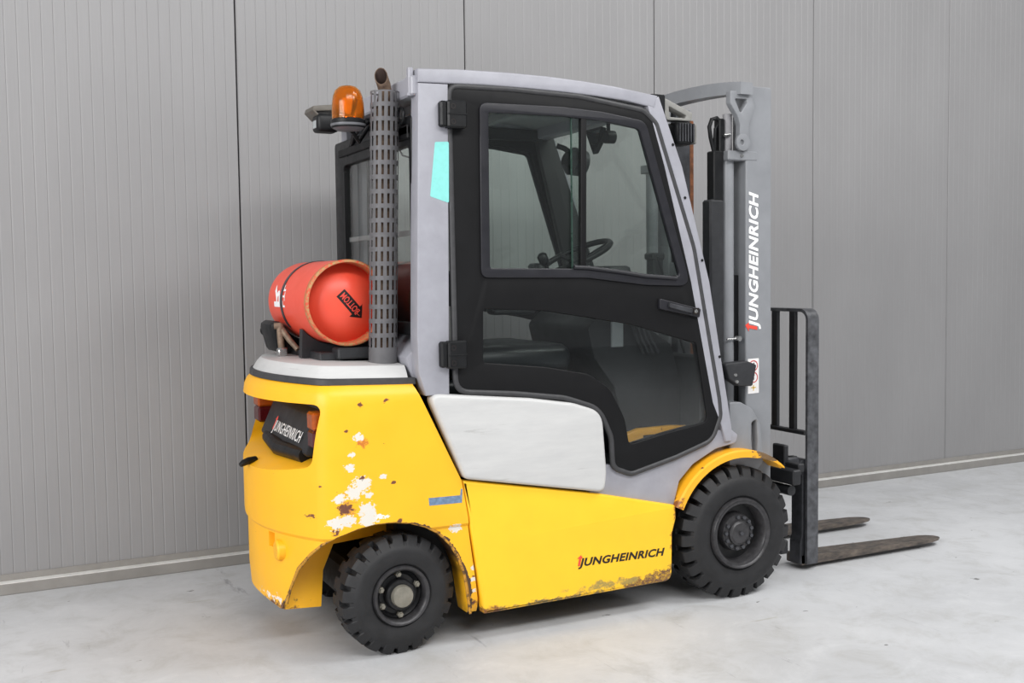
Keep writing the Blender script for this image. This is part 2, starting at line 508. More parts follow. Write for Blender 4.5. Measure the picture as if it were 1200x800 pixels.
def logo(parent, frame, w, h, mat, bold=.032, space=1.06):
    """slanted capitals with a red upward arrow over the first letter"""
    o = link('lettering', text_mesh('JUNGHEINRICH', w, h, frame, bold, .24, spacing=space), mat, parent)
    bm = MB(); k = h
    pts = [(-.05 * k, .30 * k), (.17 * k, .30 * k), (.30 * k, 1.0 * k), (.47 * k, 1.0 * k), (.28 * k, 1.30 * k), (-.13 * k, 1.0 * k), (.08 * k, 1.0 * k)]
    vs = [frame @ Vector((p[0], p[1], z)) for z in (0.0001, .0010) for p in pts]; n = len(pts)
    bm.add(vs, [tuple(range(n))[::-1], tuple(range(n, 2 * n))] + [(i, (i + 1) % n, n + (i + 1) % n, n + i) for i in range(n)])
    bm.build('lettering_arrow', 'red_text', parent, None)
    return o


def boolean(o, cutters):
    for c in cutters:
        md = o.modifiers.new('b', 'BOOLEAN'); md.operation = 'DIFFERENCE'; md.solver = 'EXACT'; md.object = c
    bpy.context.view_layer.update()
    dg = bpy.context.evaluated_depsgraph_get()
    me = bpy.data.meshes.new_from_object(o.evaluated_get(dg))
    o.modifiers.clear(); old = o.data; o.data = me
    for c in cutters: bpy.data.objects.remove(c)
    return o


def tag(o, label, cat, group=None):
    o['label'] = label; o['category'] = cat
    if group: o['group'] = group
    return o


def struct(o): o['kind'] = 'structure'; return o


# ------------------------------------------------------------------ setting
bm = MB(); bm.add([(-14, -14, 0), (16, -14, 0), (16, 1.6, 0), (-14, 1.6, 0), (-14, -14, -.15), (16, -14, -.15), (16, 1.6, -.15), (-14, 1.6, -.15)],
                  [(0, 1, 2, 3), (7, 6, 5, 4), (0, 4, 5, 1), (1, 5, 6, 2), (2, 6, 7, 3), (3, 7, 4, 0)])
struct(bm.build('floor', 'floor', None, None))

WROT = math.atan2(.0112, 1.0)
W = 1.1395; S0 = -1.621; HW = 6.2
WM = Matrix.Translation((0, .9824, 0)) @ Matrix.Rotation(WROT, 4, 'Z')     # wall frame: x along, -y towards the hall
wall = MB().box(-9, 13, .12, .24, 0, HW).mesh('wall_back'); wall.transform(WM)
wall_o = struct(link('wall_back', wall, 'joint'))
# one ribbed cladding panel, shared by all panels
prof = [(.0035, .085), (.0035, .056), (.0085, .05)]
NR = 24; pit = W / NR
for i in range(1, NR):
    x = i * pit
    prof += [(x - .0030, .05), (x - .0018, .0516), (x + .0040, .05)]
prof += [(W - .0048, .05), (W - .0036, .052), (W - .0036, .085)]
vs = []; fs = []
for (x, y) in prof: vs += [(x, y, .075), (x, y, HW)]
for i in range(len(prof) - 1): fs.append((2 * i, 2 * i + 2, 2 * i + 3, 2 * i + 1))
n = len(prof); k = len(vs)
vs += [(.0035, .12, .075), (.0035, .12, HW), (W - .0036, .12, .075), (W - .0036, .12, HW)]
fs += [(k, 0, 1, k + 1), (2 * n - 2, k + 2, k + 3, 2 * n - 1)]
pm = bpy.data.meshes.new('cladding_panel'); pm.from_pydata(vs, [], fs); pm.update(); pm.materials.append(M['wall'])
for i in range(-6, 11):
    o = bpy.data.objects.new('cladding_panel', pm); C.objects.link(o)
    o.matrix_world = WM @ Matrix.Translation((S0 + i * W, 0, 0)); o.parent = wall_o
bb = MB(); bb.box(-9, 13, 0, .13, 0, .047, .003)
me = bb.mesh('baseboard_back'); me.transform(WM)
base_o = struct(link('baseboard_back', me, 'flashing', None, 30))
me = MB().box(-9, 13, .002, .12, .0472, .0500).mesh('ledge'); me.transform(WM); link('ledge', me, 'ledge', base_o)
me = MB().prism([(0, 0), (1, 0)][:0] or [(-9, .05), (13, .05), (13, .078), (-9, .078)], .043, .075).mesh('drip_strip'); me.transform(WM)
link('drip_strip', me, 'flashing', base_o)

# ------------------------------------------------------------------ the truck
truck = bpy.data.objects.new('forklift_truck', None); C.objects.link(truck)
truck.location = (-.7, -.06, 0); truck['origin'] = (-.7, -.06, 0); truck.empty_display_size = .3
tag(truck, 'yellow and grey gas forklift truck with black cab door standing on the concrete floor', 'forklift')
YC = -.06


def mir(y): return 2 * YC - y


# ---- counterweight
def plan(i, xr, n_arc=40):
    R = .78; w = .47 - i; s = w; xc = xr + i + R; pts = []
    x_c = xc - math.sqrt((R) ** 2 - s * s)
    raw = [(-1.05, -w)] + [(x_c * t + -1.05 * (1 - t), -w) for t in (.2, .4, .6, .8, .93)]
    a0 = math.asin(s / R)
    raw += [(xc - R * math.cos(a), -R * math.sin(a)) for a in [a0 * (1 - 2 * k / n_arc) for k in range(n_arc + 1)]]
    raw += [(p[0], w) for p in raw[:6]][::-1]
    # round the two rear corners
    for _ in range(2):
        new = [raw[0]]
        for k in range(1, len(raw) - 1):
            p, q, r = raw[k - 1], raw[k], raw[k + 1]
            new.append(((p[0] + 2 * q[0] + r[0]) / 4, (p[1] + 2 * q[1] + r[1]) / 4))
        raw = new + [raw[-1]]
    return [(p[0], p[1] + YC) for p in raw]


secs = [(.10, .055, -1.85), (.125, .035, -1.85), (.16, .020, -1.85), (.25, .013, -1.85), (.415, .012, -1.85), (.428, .012, -1.85), (.440, .002, -1.85),
        (.46, 0, -1.85), (.55, 0, -1.85), (.64, 0, -1.85), (.80, 0, -1.848), (.88, .001, -1.845), (.905, .004, -1.842),
        (.925, .012, -1.84), (.938, .024, -1.838), (.943, .045, -1.836)]
vs = []; fs = []
for (z, i, xr) in secs:
    for p in plan(i, xr):
        u = (p[0] + 1.85) / .5
        zz = z + (.018 * max(0, min(1, 1 - u)) if z > .9 else 0)     # top rises towards the rear
        vs.append((p[0], p[1], zz))
n = len(plan(0, -1.85))
for a in range(len(secs) - 1):
    for k in range(n):
        fs.append((a * n + k, a * n + (k + 1) % n, (a + 1) * n + (k + 1) % n, (a + 1) * n + k))
fs.append(tuple(range(n))[::-1]); fs.append(tuple(range((len(secs) - 1) * n, len(secs) * n)))
me = bpy.data.meshes.new('counterweight'); me.from_pydata(vs, [], fs); me.update()
bmx = bmesh.new(); bmx.from_mesh(me); bmesh.ops.recalc_face_normals(bmx, faces=bmx.faces); bmx.to_mesh(me); bmx.free()
cw = link('counterweight', me, 'yellow_cw', truck)


def cutter(mb):
    o = link('cutter', mb.mesh('cutter'), 'yellow_cw', truck); return o


arch = [(-1.160, .02), (-1.176, .11), (-1.198, .26), (-1.222, .325), (-1.25, .37), (-1.295, .417), (-1.345, .447), (-1.40, .465), (-1.461, .476), (-1.53, .476), (-1.595, .466),
        (-1.664, .444), (-1.704, .418), (-1.733, .38), (-1.762, .322), (-1.78, .25), (-1.792, .179), (-1.798, .13), (-1.80, .02)]
cuts = []
cuts.append(cutter(MB().prism(arch, -.70, -.27)))
cuts.append(cutter(MB().prism(arch, mir(-.27), mir(-.70))))
cuts.append(cutter(MB().prism([(-1.66, 0), (-1.64, .27), (-1.60, .36), (-1.10, .40), (-1.02, 0)], -.40, .28)))
cuts.append(cutter(MB().prism([(-1.376, .98), (-1.375, .937), (-1.209, .594), (-1.187, .47), (-1.173, .356), (-1.137, .104), (-1.13, .02), (-.9, .02), (-.9, 1.05), (-1.376, 1.05)], -.8, .7)))
cuts.append(cutter(MB().prism([(-2.1, .02), (-1.50, .02), (-1.50, .13), (-1.78, .148), (-1.83, .176), (-2.1, .20)], -.8, .7)))
cuts.append(cutter(MB().prism([(-1.36, .02), (-1.10, .02), (-1.10, .104), (-1.36, .104)], -.8, .7)))
# recess with the lamps, scooped out towards the lower ledge
def recess(zb, yl, yr): return rnd([(-.508, .890), (.43, .890), (yl, zb), (yr, zb)], [.03, .03, .06, .03], 6)


cc = MB(); rr = []
for (x, zb, yl, yr) in ((-2.1, .60, .20, -.40), (-1.86, .635, .24, -.44), (-1.70, .690, .34, -.482), (-1.60, .692, .36, -.487)):
    rr.append([cc.bm.verts.new((x, p[0], p[1])) for p in recess(zb, yl, yr)])
for a, b_ in zip(rr[:-1], rr[1:]):
    for k in range(len(a)): cc.bm.faces.new((a[k], a[(k + 1) % len(a)], b_[(k + 1) % len(a)], b_[k]))
cc.bm.faces.new(rr[0]); cc.bm.faces.new(rr[-1])
cuts.append(cutter(cc))
cuts.append(cutter(MB().box(-1.95, -1.79, -.268, -.225, .372, .424)))
boolean(cw, cuts); shade(cw.data, 28)
bmx = bmesh.new(); bmx.from_mesh(cw.data); bmesh.ops.remove_doubles(bmx, verts=bmx.verts, dist=1e-5); bmx.to_mesh(cw.data); bmx.free()
# tow pin boss under the bumper and the pin handle
MB().lathe([(.0, -.004), (.030, -.004), (.036, .002), (.036, .03)], (-1.812, -.30, .37), 'x', 20).build('pin_boss', 'yellow_cw', cw, 40)
MB().tube([(-1.82, -.05, .652), (-1.85, -.07, .652), (-1.872, -.085, .648), (-1.884, -.09, .642)], [.012, .013, .012, .008], 10).build('tow_pin_handle', 'black_plastic', cw, 60)
t = NT('worn_edge'); nn = t.noise(38, 5, .7)
M['worn_edge'] = t.set(t.mix(t.ramp(nn, .40, .52), rgb('#4a3628'), rgb('#c08a2c')), .6)
def surf_y(x):
    pl_ = [p for p in plan(0.004, -1.85) if p[1] < YC]
    for a, b_ in zip(pl_[:-1], pl_[1:]):
        if (a[0] - x) * (b_[0] - x) <= 0 and abs(a[0] - b_[0]) > 1e-9:
            return a[1] + (b_[1] - a[1]) * (x - a[0]) / (b_[0] - a[0])
    return -.53
lip = [Vector((x, surf_y(x) + .004 + (.008 if z < .43 else 0), z)) for (x, z) in arch[1:-3] + [(-1.790, .19)]]
MB().tube(lip, [.0045 + .0025 * random.random() for _ in lip], 8).build('arch_edge', 'worn_edge', cw, 60)
# axle bay
MB().box(-1.58, -1.28, -.36, .24, .15, .30, .02).tube([(-1.43, -.45, .2085), (-1.43, .33, .2085)], .05, 14).build('steer_axle', 'rim_inner', truck)
MB().box(-1.40, -.25, -.36, .26, .14, .50, .01).build('chassis', 'inside', truck)
# lamp panel inside the recess
pan = MB()
pan.prism([(-1.655, .886), (-1.60, .886), (-1.60, .69), (-1.675, .69), (-1.665, .72)], -.52, .40)
pan.build('lamp_panel', 'black_plastic', truck)
pp = MB().prism([(-1.680, .830), (-1.650, .860), (-1.650, .70), (-1.722, .702), (-1.732, .715)], -.40, .24, .006)
pp.prism([(-1.665, .80), (-1.64, .80), (-1.64, .68), (-1.700, .685)], -.485, -.40, .006)
bk = pp.build('recess_cover', 'carriage', truck)
MB().tube([(-1.715, -.36, .70), (-1.745, -.1, .695), (-1.715, .17, .70)], .028, 12).build('recess_bumper', 'black_plastic', truck)
for (y0, y1) in ((-.488, -.415), (.30, .385)):
    lm = MB().box(-1.725, -1.64, y0, y1, .740, .800, .007).build('tail_lamp', 'red_lamp', truck)
    MB().box(-1.726, -1.64, y0, y1, .801, .862, .007).build('indicator_lens', 'orange_lamp', lm)
fr = Matrix.Translation((-1.734, .062, .728)) @ Matrix(((0, .42, -1, 0), (-1, 0, 0, 0), (0, 1, .42, 0), (0, 0, 0, 1)))
logo(bk, fr, .385, .050, 'white_text', .004, 1.12)
# black seal and white top cover
def slab(name, z0, z1, i0, i1, mat, rise=.018, front=-1.36, chamfer=.012, lift=0):
    vs = []; fs = []
    rows = [(z0, i0), (z1 - chamfer, i1), (z1, i1 + chamfer), (z1 + lift, i1 + .10)]
    for (z, i) in rows:
        for p in plan(i, -1.85):
            x = min(p[0], front); u = (x + 1.85) / .5
            vs.append((x, p[1], z + rise * max(0, 1 - u)))
    for a in range(len(rows) - 1):
        for k in range(n): fs.append((a * n + k, a * n + (k + 1) % n, (a + 1) * n + (k + 1) % n, (a + 1) * n + k))
    fs.append(tuple(range(n))[::-1]); fs.append(tuple(range((len(rows) - 1) * n, len(rows) * n)))
    me = bpy.data.meshes.new(name); me.from_pydata(vs, [], fs); me.update()
    b = bmesh.new(); b.from_mesh(me); bmesh.ops.remove_doubles(b, verts=b.verts, dist=1e-4)
    bmesh.ops.recalc_face_normals(b, faces=b.faces); b.to_mesh(me); b.free()
    return link(name, me, mat, truck, 25)


slab('cover_seal', .940, .962, .032, .034, 'rubber', front=-1.362, chamfer=.004)
slab('rear_cover', .960, 1.002, .045, .062, 'white', front=-1.385, chamfer=.016, lift=.006)

# ---- side panels
rock = rnd([(-1.204, .594), (-.657, .492), (-.303, .410), (-.300, .36), (-.318, .30), (-.321, .115), (-1.128, .104), (-1.165, .356), (-1.183, .47)],
           [.004, 0, .01, .02, .03, .035, .006, 0, 0])
for side in (0, 1):
    pl = plate('side_panel', rock, -.53 if not side else mir(-.53) - .05, .05, .010, 'yellow_side', truck)
    wp = rnd([(-1.334, .909), (-.939, .869), (-.76, .840), (-.64, .800), (-.622, .569), (-.632, .496), (-1.20, .600)], [.03, .3, .2, .08, .2, .03, .03], 8)
    plate('white_side_cover', wp, -.548 if not side else mir(-.548) - .065, .065, .014, 'white', truck, 4)
    lw = rnd([(-.68, .485), (-.303, .405), (-.275, .50), (-.21, .56), (-.10, .612), (0, .628), (.01, .66), (-.03, .69), (-.10, .685), (-.14, .665), (-.30, .632), (-.51, .587), (-.68, .60)], [0, 0, .02, .05, .08, .02, .01, .01, .01, .01, .02, .02, 0])
    plate('lower_cab_panel', lw, -.514 if not side else mir(-.514) - .03, .03, .004, 'grey', truck)
    if not side: near_panel = pl
fr = Matrix.Translation((-.742, -.5305, .216)) @ SIDE @ Matrix.Rotation(math.radians(-.9), 4, 'Z')
logo(near_panel, fr, .385, .040, 'black_text')
plate('paint_scuff', [(-1.334, .545), (-1.215, .543), (-1.212, .565), (-1.206, .565), (-1.209, .516), (-1.332, .518)], -.5306, .001, 0, 'blue_tape', cw)


def fender(name, flip):
    bm = MB(); pts = []
    A0, A1 = math.radians(156), math.radians(48); N = 30
    for k in range(N + 1):
        a = A0 + (A1 - A0) * k / N
        ro = .336; ri = .306 if k < N * .72 else .306 + .022 * (k / N - .72) / .28
        pts.append((math.cos(a), math.sin(a), ro, ri))
    vs = []; fs = []
    for (c, s_, ro, ri) in pts:
        for (r, y) in ((ri, -.548), (ro - .006, -.548), (ro, -.540), (ro, -.32), (ro - .012, -.32), (ro - .012, -.530), (ri, -.530)):
            vs.append((c * r, mir(y) if flip else y, .267 + s_ * r))
    m = 7
    for k in range(N):
        for j in range(m): fs.append((k * m + j, k * m + (j + 1) % m, (k + 1) * m + (j + 1) % m, (k + 1) * m + j))
    fs += [tuple(range(m)), tuple(range(N * m, N * m + m))[::-1]]
    bm.add(vs, fs); return bm.build(name, 'yellow_fender', truck)


fender('front_fender', False); fender('front_fender', True)

# ---- wheels
def tyre_mesh(R, rb, w, lugs, notch):
    """axis along y, outer face at y=0, inner at y=w"""
    h = w / 2; q = R - rb
    half = [(-.36, rb - .004), (-.42, rb + .002), (-.465, rb + .10 * q), (-.5, rb + .32 * q), (-.5, rb + .50 * q), (-.485, rb + .60 * q), (-.465, rb + .645 * q), (-.445, rb + .69 * q),
            (-.385, rb + .90 * q), (-.345, R - .004), (-.31, R), (-.10, R), (-.08, R)]
    prof = half + [(-a, b) for a, b in half[::-1]]
    f = [(0, 1), (.23, 1), (.29, 0), (.62, 0), (.94, 0)]
    vs = []; fs = []; ns = 0
    for L in range(lugs):
        for (u, low) in f:
            for si, (t, r) in enumerate(prof):
                uu = u + (.0 if t < 0 else .5)
                a = 2 * PI * (L + uu) / lugs
                if low and abs(t) > .09 and r > rb + .655 * q:
                    r = min(r, max(rb + .665 * q, R - notch))
                vs.append((r * math.cos(a), h + t * w, r * math.sin(a)))
            ns += 1
    m = len(prof)
    for i in range(ns):
        j = (i + 1) % ns
        for k in range(m - 1): fs.append((i * m + k, j * m + k, j * m + k + 1, i * m + k + 1))
    me = bpy.data.meshes.new('tire'); me.from_pydata(vs, [], fs); me.update()
    b = bmesh.new(); b.from_mesh(me); bmesh.ops.recalc_face_normals(b, faces=b.faces); b.to_mesh(me); b.free()
    me.materials.append(M['tyre']); shade(me, 24); return me


bolt = MB().lathe([(.0, -.012), (.0075, -.012), (.0085, -.010), (.0085, 0)], (0, 0, 0), 'y', 6).mesh('bolt'); bolt.materials.append(M['steel_dark'])
nut = MB().lathe([(.0, -.018), (.007, -.018), (.008, -.013), (.011, -.012), (.012, 0)], (0, 0, 0), 'y', 6).mesh('nut'); nut.materials.append(M['hub'])


def wheel(kind, tm, loc, steer=0, flip=False):
    o = bpy.data.objects.new('wheel', tm); C.objects.link(o); o.parent = truck
    o.location = Vector(loc) - Vector(truck['origin']); o.rotation_euler = (0, 0, steer + (PI if flip else 0))
    if kind == 'front':
        rim = MB().lathe([(.118, .10), (.112, .05), (.1155, .010), (.121, .000), (.130, .000), (.134, -.004), (.139, -.006), (.1425, .000), (.144, .02)], (0, 0, 0), 'y', 56)
        r = rim.build('rim', 'rim', o, 40)
        MB().lathe([(.0, .055), (.116, .055), (.116, .09)], (0, 0, 0), 'y', 40).build('rim_disc', 'rim_inner', o, 40)
        MB().lathe([(.0, .006), (.040, .006), (.044, .010), (.049, .012), (.050, .022), (.073, .024), (.076, .030), (.080, .06)], (0, 0, 0), 'y', 40).build('hub', 'rim', o, 30)
        for k in range(13):
            if k == 4: continue
            a = 2 * PI * k / 13 + .2
            b = bpy.data.objects.new('bolt', bolt); C.objects.link(b); b.parent = o
            b.location = (.0632 * math.cos(a), .024, .0632 * math.sin(a))
        b = bpy.data.objects.new('bolt', bolt); C.objects.link(b); b.parent = o; b.location = (0, .007, 0)
    else:
        MB().lathe([(.088, .09), (.086, .03), (.088, .008), (.092, .002), (.097, -.002), (.102, -.003), (.1045, .003), (.106, .02)], (0, 0, 0), 'y', 48).build('rim', 'rim', o, 40)
        MB().lathe([(.0, .040), (.070, .040), (.080, .030), (.088, .034), (.088, .06)], (0, 0, 0), 'y', 40).build('rim_disc', 'rim_inner', o, 40)
        MB().lathe([(.0, -.012), (.030, -.012), (.036, -.010), (.039, -.004), (.039, .012)], (0, 0, 0), 'y', 32).build('hub_cap', 'hub', o, 30)
        MB().lathe([(.0, .010), (.050, .010), (.054, .016), (.055, .042)], (0, 0, 0), 'y', 32).build('hub', 'rim_inner', o, 30)
        for d in (92, 22, -88, -152, 160):
            a = math.radians(d)
            b = bpy.data.objects.new('nut', nut); C.objects.link(b); b.parent = o
            b.location = (.072 * math.cos(a), .036, .072 * math.sin(a))
    return o


tf = tyre_mesh(.267, .140, .185, 25, .034); tr = tyre_mesh(.2085, .102, .150, 22, .022)
wheel('front', tf, (0, -.55, .267)); wheel('front', tf, (0, mir(-.55), .267), 0, True)
wheel('rear', tr, (-1.43, -.512, .2085), .0474); wheel('rear', tr, (-1.43, mir(-.512), .2085), .0474, True)
MB().box(-.12, .12, -.37, .25, .12, .40, .02).tube([(0, -.45, .267), (0, .33, .267)], .06, 14).build('drive_axle', 'carriage', truck)

# ---- cab frame
post = [(-1.345, 1.964), (-1.236, 1.966), (-1.249, .900), (-1.335, .900), (-1.362, .98), (-1.364, 1.12)]
post_o = plate('rear_post', post, -.53, .07, .004, 'grey', truck)
plate('rear_post', [(max(p[0], -1.325), p[1]) for p in post], mir(-.53) - .07, .07, .004, 'grey', truck)
plate('reflector_sticker', rnd([(-1.288, 1.768), (-1.237, 1.771), (-1.240, 1.562), (-1.309, 1.583)], .006), -.5308, .001, 0, 'teal', post_o)
roofp = [(-1.345, 2.012), (-1.188, 2.02), (-1.0, 2.022), (-.855, 2.02), (-.70, 2.013), (-.57, 2.003), (-.378, 1.980), (-.395, 1.928), (-.402, 1.936), (-.52, 1.953), (-.644, 1.962), (-.80, 1.968), (-.925, 1.971), (-1.1, 1.972), (-1.345, 1.966)]
apil = [(-.372, 1.978), (-.266, 1.719), (-.139, 1.276), (-.032, .697), (-.030, .640), (-.060, .640), (-.080, .70), (-.125, .80), (-.228, 1.276), (-.350, 1.719), (-.425, 1.950)]
for y in (-.53, mir(-.53) - .07):
    plate('roof_rail', roofp, y, .07, .006, 'grey', truck)
    ap = plate('front_pillar', apil, y + .002, .066, .004, 'grey', truck)
for (x, z) in ((-.31, 1.80), (-.255, 1.60), (-.175, 1.36), (-.092, .98)):
    MB().lathe([(0, -.003), (.005, -.003), (.006, 0)], (x, -.5285, z), 'y', 8).build('screw', 'black_plastic', truck)
# roof panel: frame bars with clear-grey lining
MB().prism([(-1.345, 1.998), (-1.188, 2.008), (-.855, 2.008), (-.57, 1.990), (-.40, 1.970), (-.40, 1.955), (-.57, 1.975), (-.855, 1.992), (-1.188, 1.992), (-1.345, 1.985)], -.46, mir(-.46)).build('roof_panel', 'roof_light', truck)
for x in (-1.12, -.92, -.72):
    MB().box(x - .02, x + .02, -.46, .34, 1.955, 1.993, .004).build('roof_bar', 'roof_light', truck)
MB().box(-1.365, -1.325, -.515, mir(-.515), 1.925, 1.992, .006).build('roof_rear_bar', 'grey', truck)
MB().box(-.45, -.385, -.50, .38, 1.915, 1.968, .006).build('roof_front_bar', 'grey', truck)
MB().box(-1.368, -1.35, -.50, -.478, 1.93, 2.02, .003).tube([(-1.36, -.489, 1.925), (-1.36, -.489, 1.935)], .012, 10).build('roof_clip', 'grey', truck)
# rear wall of the cab: lower grey panel, window frame, glass
MB().prism([(-1.365, .96), (-1.30, .96), (-1.25, 1.12), (-1.29, 1.12), (-1.385, 1.03)], -.47, .35, .004).build('rear_lower_panel', 'grey', truck)
ry = Matrix(((0, 0, -1, -1.335), (-1, 0, 0, 0), (0, 1, 0, 0), (0, 0, 0, 1)))     # local u -> -y, v -> z, facing -x
rf = plate('rear_window_frame', [rnd([(-.418, 1.105), (.472, 1.105), (.472, 1.865), (-.418, 1.865)], .02), rnd([(-.305, 1.15), (.445, 1.15), (.445, 1.765), (-.305, 1.765)], .03)], 0, .035, .004, 'black_plastic', truck, frame=ry)
MB().box(-1.338, -1.332, -.455, .315, 1.14, 1.775).build('window_pane', 'glass_rear', rf, None)
MB().box(-1.332, -1.318, -.45, .31, 1.455, 1.475, .002).build('window_rail', 'grey_dark', rf)
MB().box(-1.362, -1.345, -.46, -.28, 1.785, 1.835, .004).box(-1.362, -1.345, -.46, .34, 1.80, 1.83, .003).build('rear_gutter', 'black', truck)
MB().tube([(-1.35, .20, 1.83), (-1.37, .1, 1.86), (-1.37, -.05, 1.90)], .007, 8).tube([(-1.352, .24, 1.80), (-1.365, .10, 1.90), (-1.37, .02, 1.93)], .005, 8).build('wiper_arm', 'black_plastic', truck)
lp = [(-1.365, -.41 + .028 * math.cos(a), 1.868 + .028 * math.sin(a)) for a in [2 * PI * k / 16 for k in range(16)]]
MB().tube(lp, .005, 8, closed=True).build('cable_loop', 'black_plastic', truck)
MB().tube([(-1.31, -.22, 1.79), (-1.305, -.26, 1.75), (-1.305, -.33, 1.735), (-1.305, -.36, 1.76), (-1.31, -.40, 1.80)], .0035, 6).build('cable', 'black_plastic', truck)

# ---- doors
dout = rnd([(-1.226, 1.957), (-.992, 1.960), (-.716, 1.952), (-.440, 1.918), (-.388, 1.875), (-.218, 1.409), (-.098, .815), (-.090, .745), (-.128, .655), (-.30, .603), (-.505, .556), (-.580, .585), (-.586, .70), (-.640, .815), (-.79, .865), (-1.0, .893), (-1.218, .912)],
           [.03, .3, .3, .08, .05, .3, .1, .06, .08, .3, .05, .04, .1, .12, .2, .3, .05], 5)
UH = [(-1.098, 1.890), (-.80, 1.893), (-.63, 1.885), (-.452, 1.862), (-.262, 1.283), (-.44, 1.290), (-.69, 1.320), (-1.100, 1.325)]
UR = [.01, .3, .3, .03, .02, .3, .3, .01]; uh = rnd(UH, UR, 5)
lh = rnd([(-1.113, 1.194), (-.866, 1.181), (-.502, 1.121), (-.201, 1.038), (-.148, .726), (-.34, .697), (-.513, .664), (-.531, .766), (-.598, .884), (-.690, .943), (-.868, .977), (-1.116, 1.004)],
         [.012, .3, .3, .015, .03, .2, .02, .15, .1, .1, .3, .012], 5)


def grow(lp, d):
    n = len(lp); out = []
    for i in range(n):
        a = Vector(lp[i - 1]); b = Vector(lp[(i + 1) % n]); t = (b - a)
        if t.length < 1e-6: t = Vector((1, 0))
        t.normalize(); nrm = Vector((t.y, -t.x)); out.append(tuple(Vector(lp[i]) - nrm * d))
    return out


def offs(lp, d):
    """mitred polygon offset, d > 0 outwards for a clockwise loop"""
    n = len(lp); out = []
    for i in range(n):
        p = Vector(lp[i]); a = (p - Vector(lp[i - 1])).normalized(); b = (Vector(lp[(i + 1) % n]) - p).normalized()
        n1 = Vector((-a.y, a.x)); n2 = Vector((-b.y, b.x)); m = (n1 + n2).normalized()
        out.append(tuple(p + m * (d / max(.3, m.dot(n1)))))
    return out


def area2(lp): return sum(lp[i - 1][0] * lp[i][1] - lp[i][0] * lp[i - 1][1] for i in range(len(lp)))


def ring(name, outer, inner, y, thick, bev, mat, par): return plate(name, [outer, inner], y, thick, bev, mat, par)


for side in (0, 1):
    s = (lambda y, t=0: y) if not side else (lambda y, t=0: mir(y) - t)
    sg = -1 if area2(uh) > 0 else 1
    d = plate('door', [dout, uh, lh], s(-.527, .035), .035, .004, 'black', truck)
    big = rnd(offs(UH, .022), [.03, .3, .3, .05, .04, .3, .3, .03], 5); sml = rnd(offs(UH, -.012), UR, 5)
    plate('window_frame', [big, sml], s(-.5345, .02), .02, .004, 'frame_plastic', d)
    seal = [(p[0], s(-.522), p[1]) for p in grow(dout, .005 * (-1 if area2(dout) > 0 else 1))]
    MB().tube(seal, .011, 8, closed=True).build('door_seal', 'rubber', d, 60)
    # two sliding panes: the rear one behind, the front one in front
    def sub(lp, x0, x1):
        out = []
        for p in lp:
            out.append((min(max(p[0], x0), x1), p[1]))
        return out
    def zat(lp, x, top):
        zs = []
        for i in range(len(lp)):
            a, b_ = lp[i - 1], lp[i]
            if (a[0] - x) * (b_[0] - x) <= 0 and abs(a[0] - b_[0]) > 1e-9:
                zs.append(a[1] + (b_[1] - a[1]) * (x - a[0]) / (b_[0] - a[0]))
        return max(zs) if top else min(zs)
    xs = [-1.098 + (k / 8) * (1.098 - .692) for k in range(9)]
    pane = [(x, zat(uh, x, True)) for x in xs] + [(x, zat(uh, x, False)) for x in xs[::-1]]
    plate('window_pane', pane, s(-.514, .004), .004, 0, 'glass', d, smooth=None)
    pane = [(-.750, zat(uh, -.75, True))] + [p for p in [(x, zat(uh, x, True)) for x in (-.70, -.6, -.5, -.458)]] + [(-.264, 1.288)] + [(x, zat(uh, x, False)) for x in (-.30, -.44, -.55, -.69, -.75)]
    plate('window_pane', pane, s(-.522, .004), .004, 0, 'glass', d, smooth=None)
    MB().box(-.752, -.748, s(-.523), s(-.517), zat(uh, -.75, False), zat(uh, -.75, True)).build('pane_edge', 'glass_edge', d)
    plate('window_divider', [(-.713, zat(uh, -.713, True) + .005), (-.690, zat(uh, -.69, True) + .005), (-.697, zat(uh, -.697, False) - .005), (-.72, zat(uh, -.72, False) - .005)], s(-.532, .022), .022, .003, 'black', d)
    plate('lower_pane', grow(lh, -.001), s(-.521, .005), .005, 0, 'glass_low', d, smooth=None)
    if not side: near_door = d
# lower rail of the front pane
rail = MB()
rail.tube([(-.752, -.536, 1.338), (-.69, -.536, 1.335), (-.55, -.536, 1.318), (-.44, -.536, 1.302), (-.30, -.536, 1.292)], .008, 8)
rail.build('window_rail', 'frame_plastic', near_door)
# handle
dh = plate('door_handle', rnd([(-.381, 1.216), (-.190, 1.172), (-.196, 1.138), (-.381, 1.176)], .006), -.542, .018, .004, 'frame_plastic', near_door)
MB().prism(rnd([(-.345, 1.199), (-.235, 1.174), (-.240, 1.155), (-.345, 1.181)], .006), -.556, -.540, .004).build('handle_grip', 'steel_dark', dh)
MB().box(-.229, -.201, -.5445, -.5415, 1.149, 1.176).build('lock_recess', 'black_print', dh)
MB().lathe([(0, -.006), (.006, -.006), (.008, -.003), (.008, .002)], (-.216, -.543, 1.163), 'y', 14).build('lock', 'chrome', dh)
for (z0, z1, x0) in ((1.815, 1.908, -1.275), (.992, 1.088, -1.287)):
    h = MB().box(x0 + .022, x0 + .094, -.566, -.527, z0, z1, .006).box(x0 - .0, x0 + .026, -.556, -.525, z0 + .004, z1 - .002, .006)
    h.box(x0 + .024, x0 + .093, -.568, -.560, z0 + .044, z0 + .049, .001)
    ho = h.build('door_hinge', 'black_plastic', near_door)
    for dz in (.020, .072):
        MB().lathe([(.010, -.0005), (.010, .0), (.006, .0), (.0058, .002), (0, .002)], (x0 + .041, -.5672, z0 + dz), 'y', 14).build('hinge_screw', 'black_print', ho)

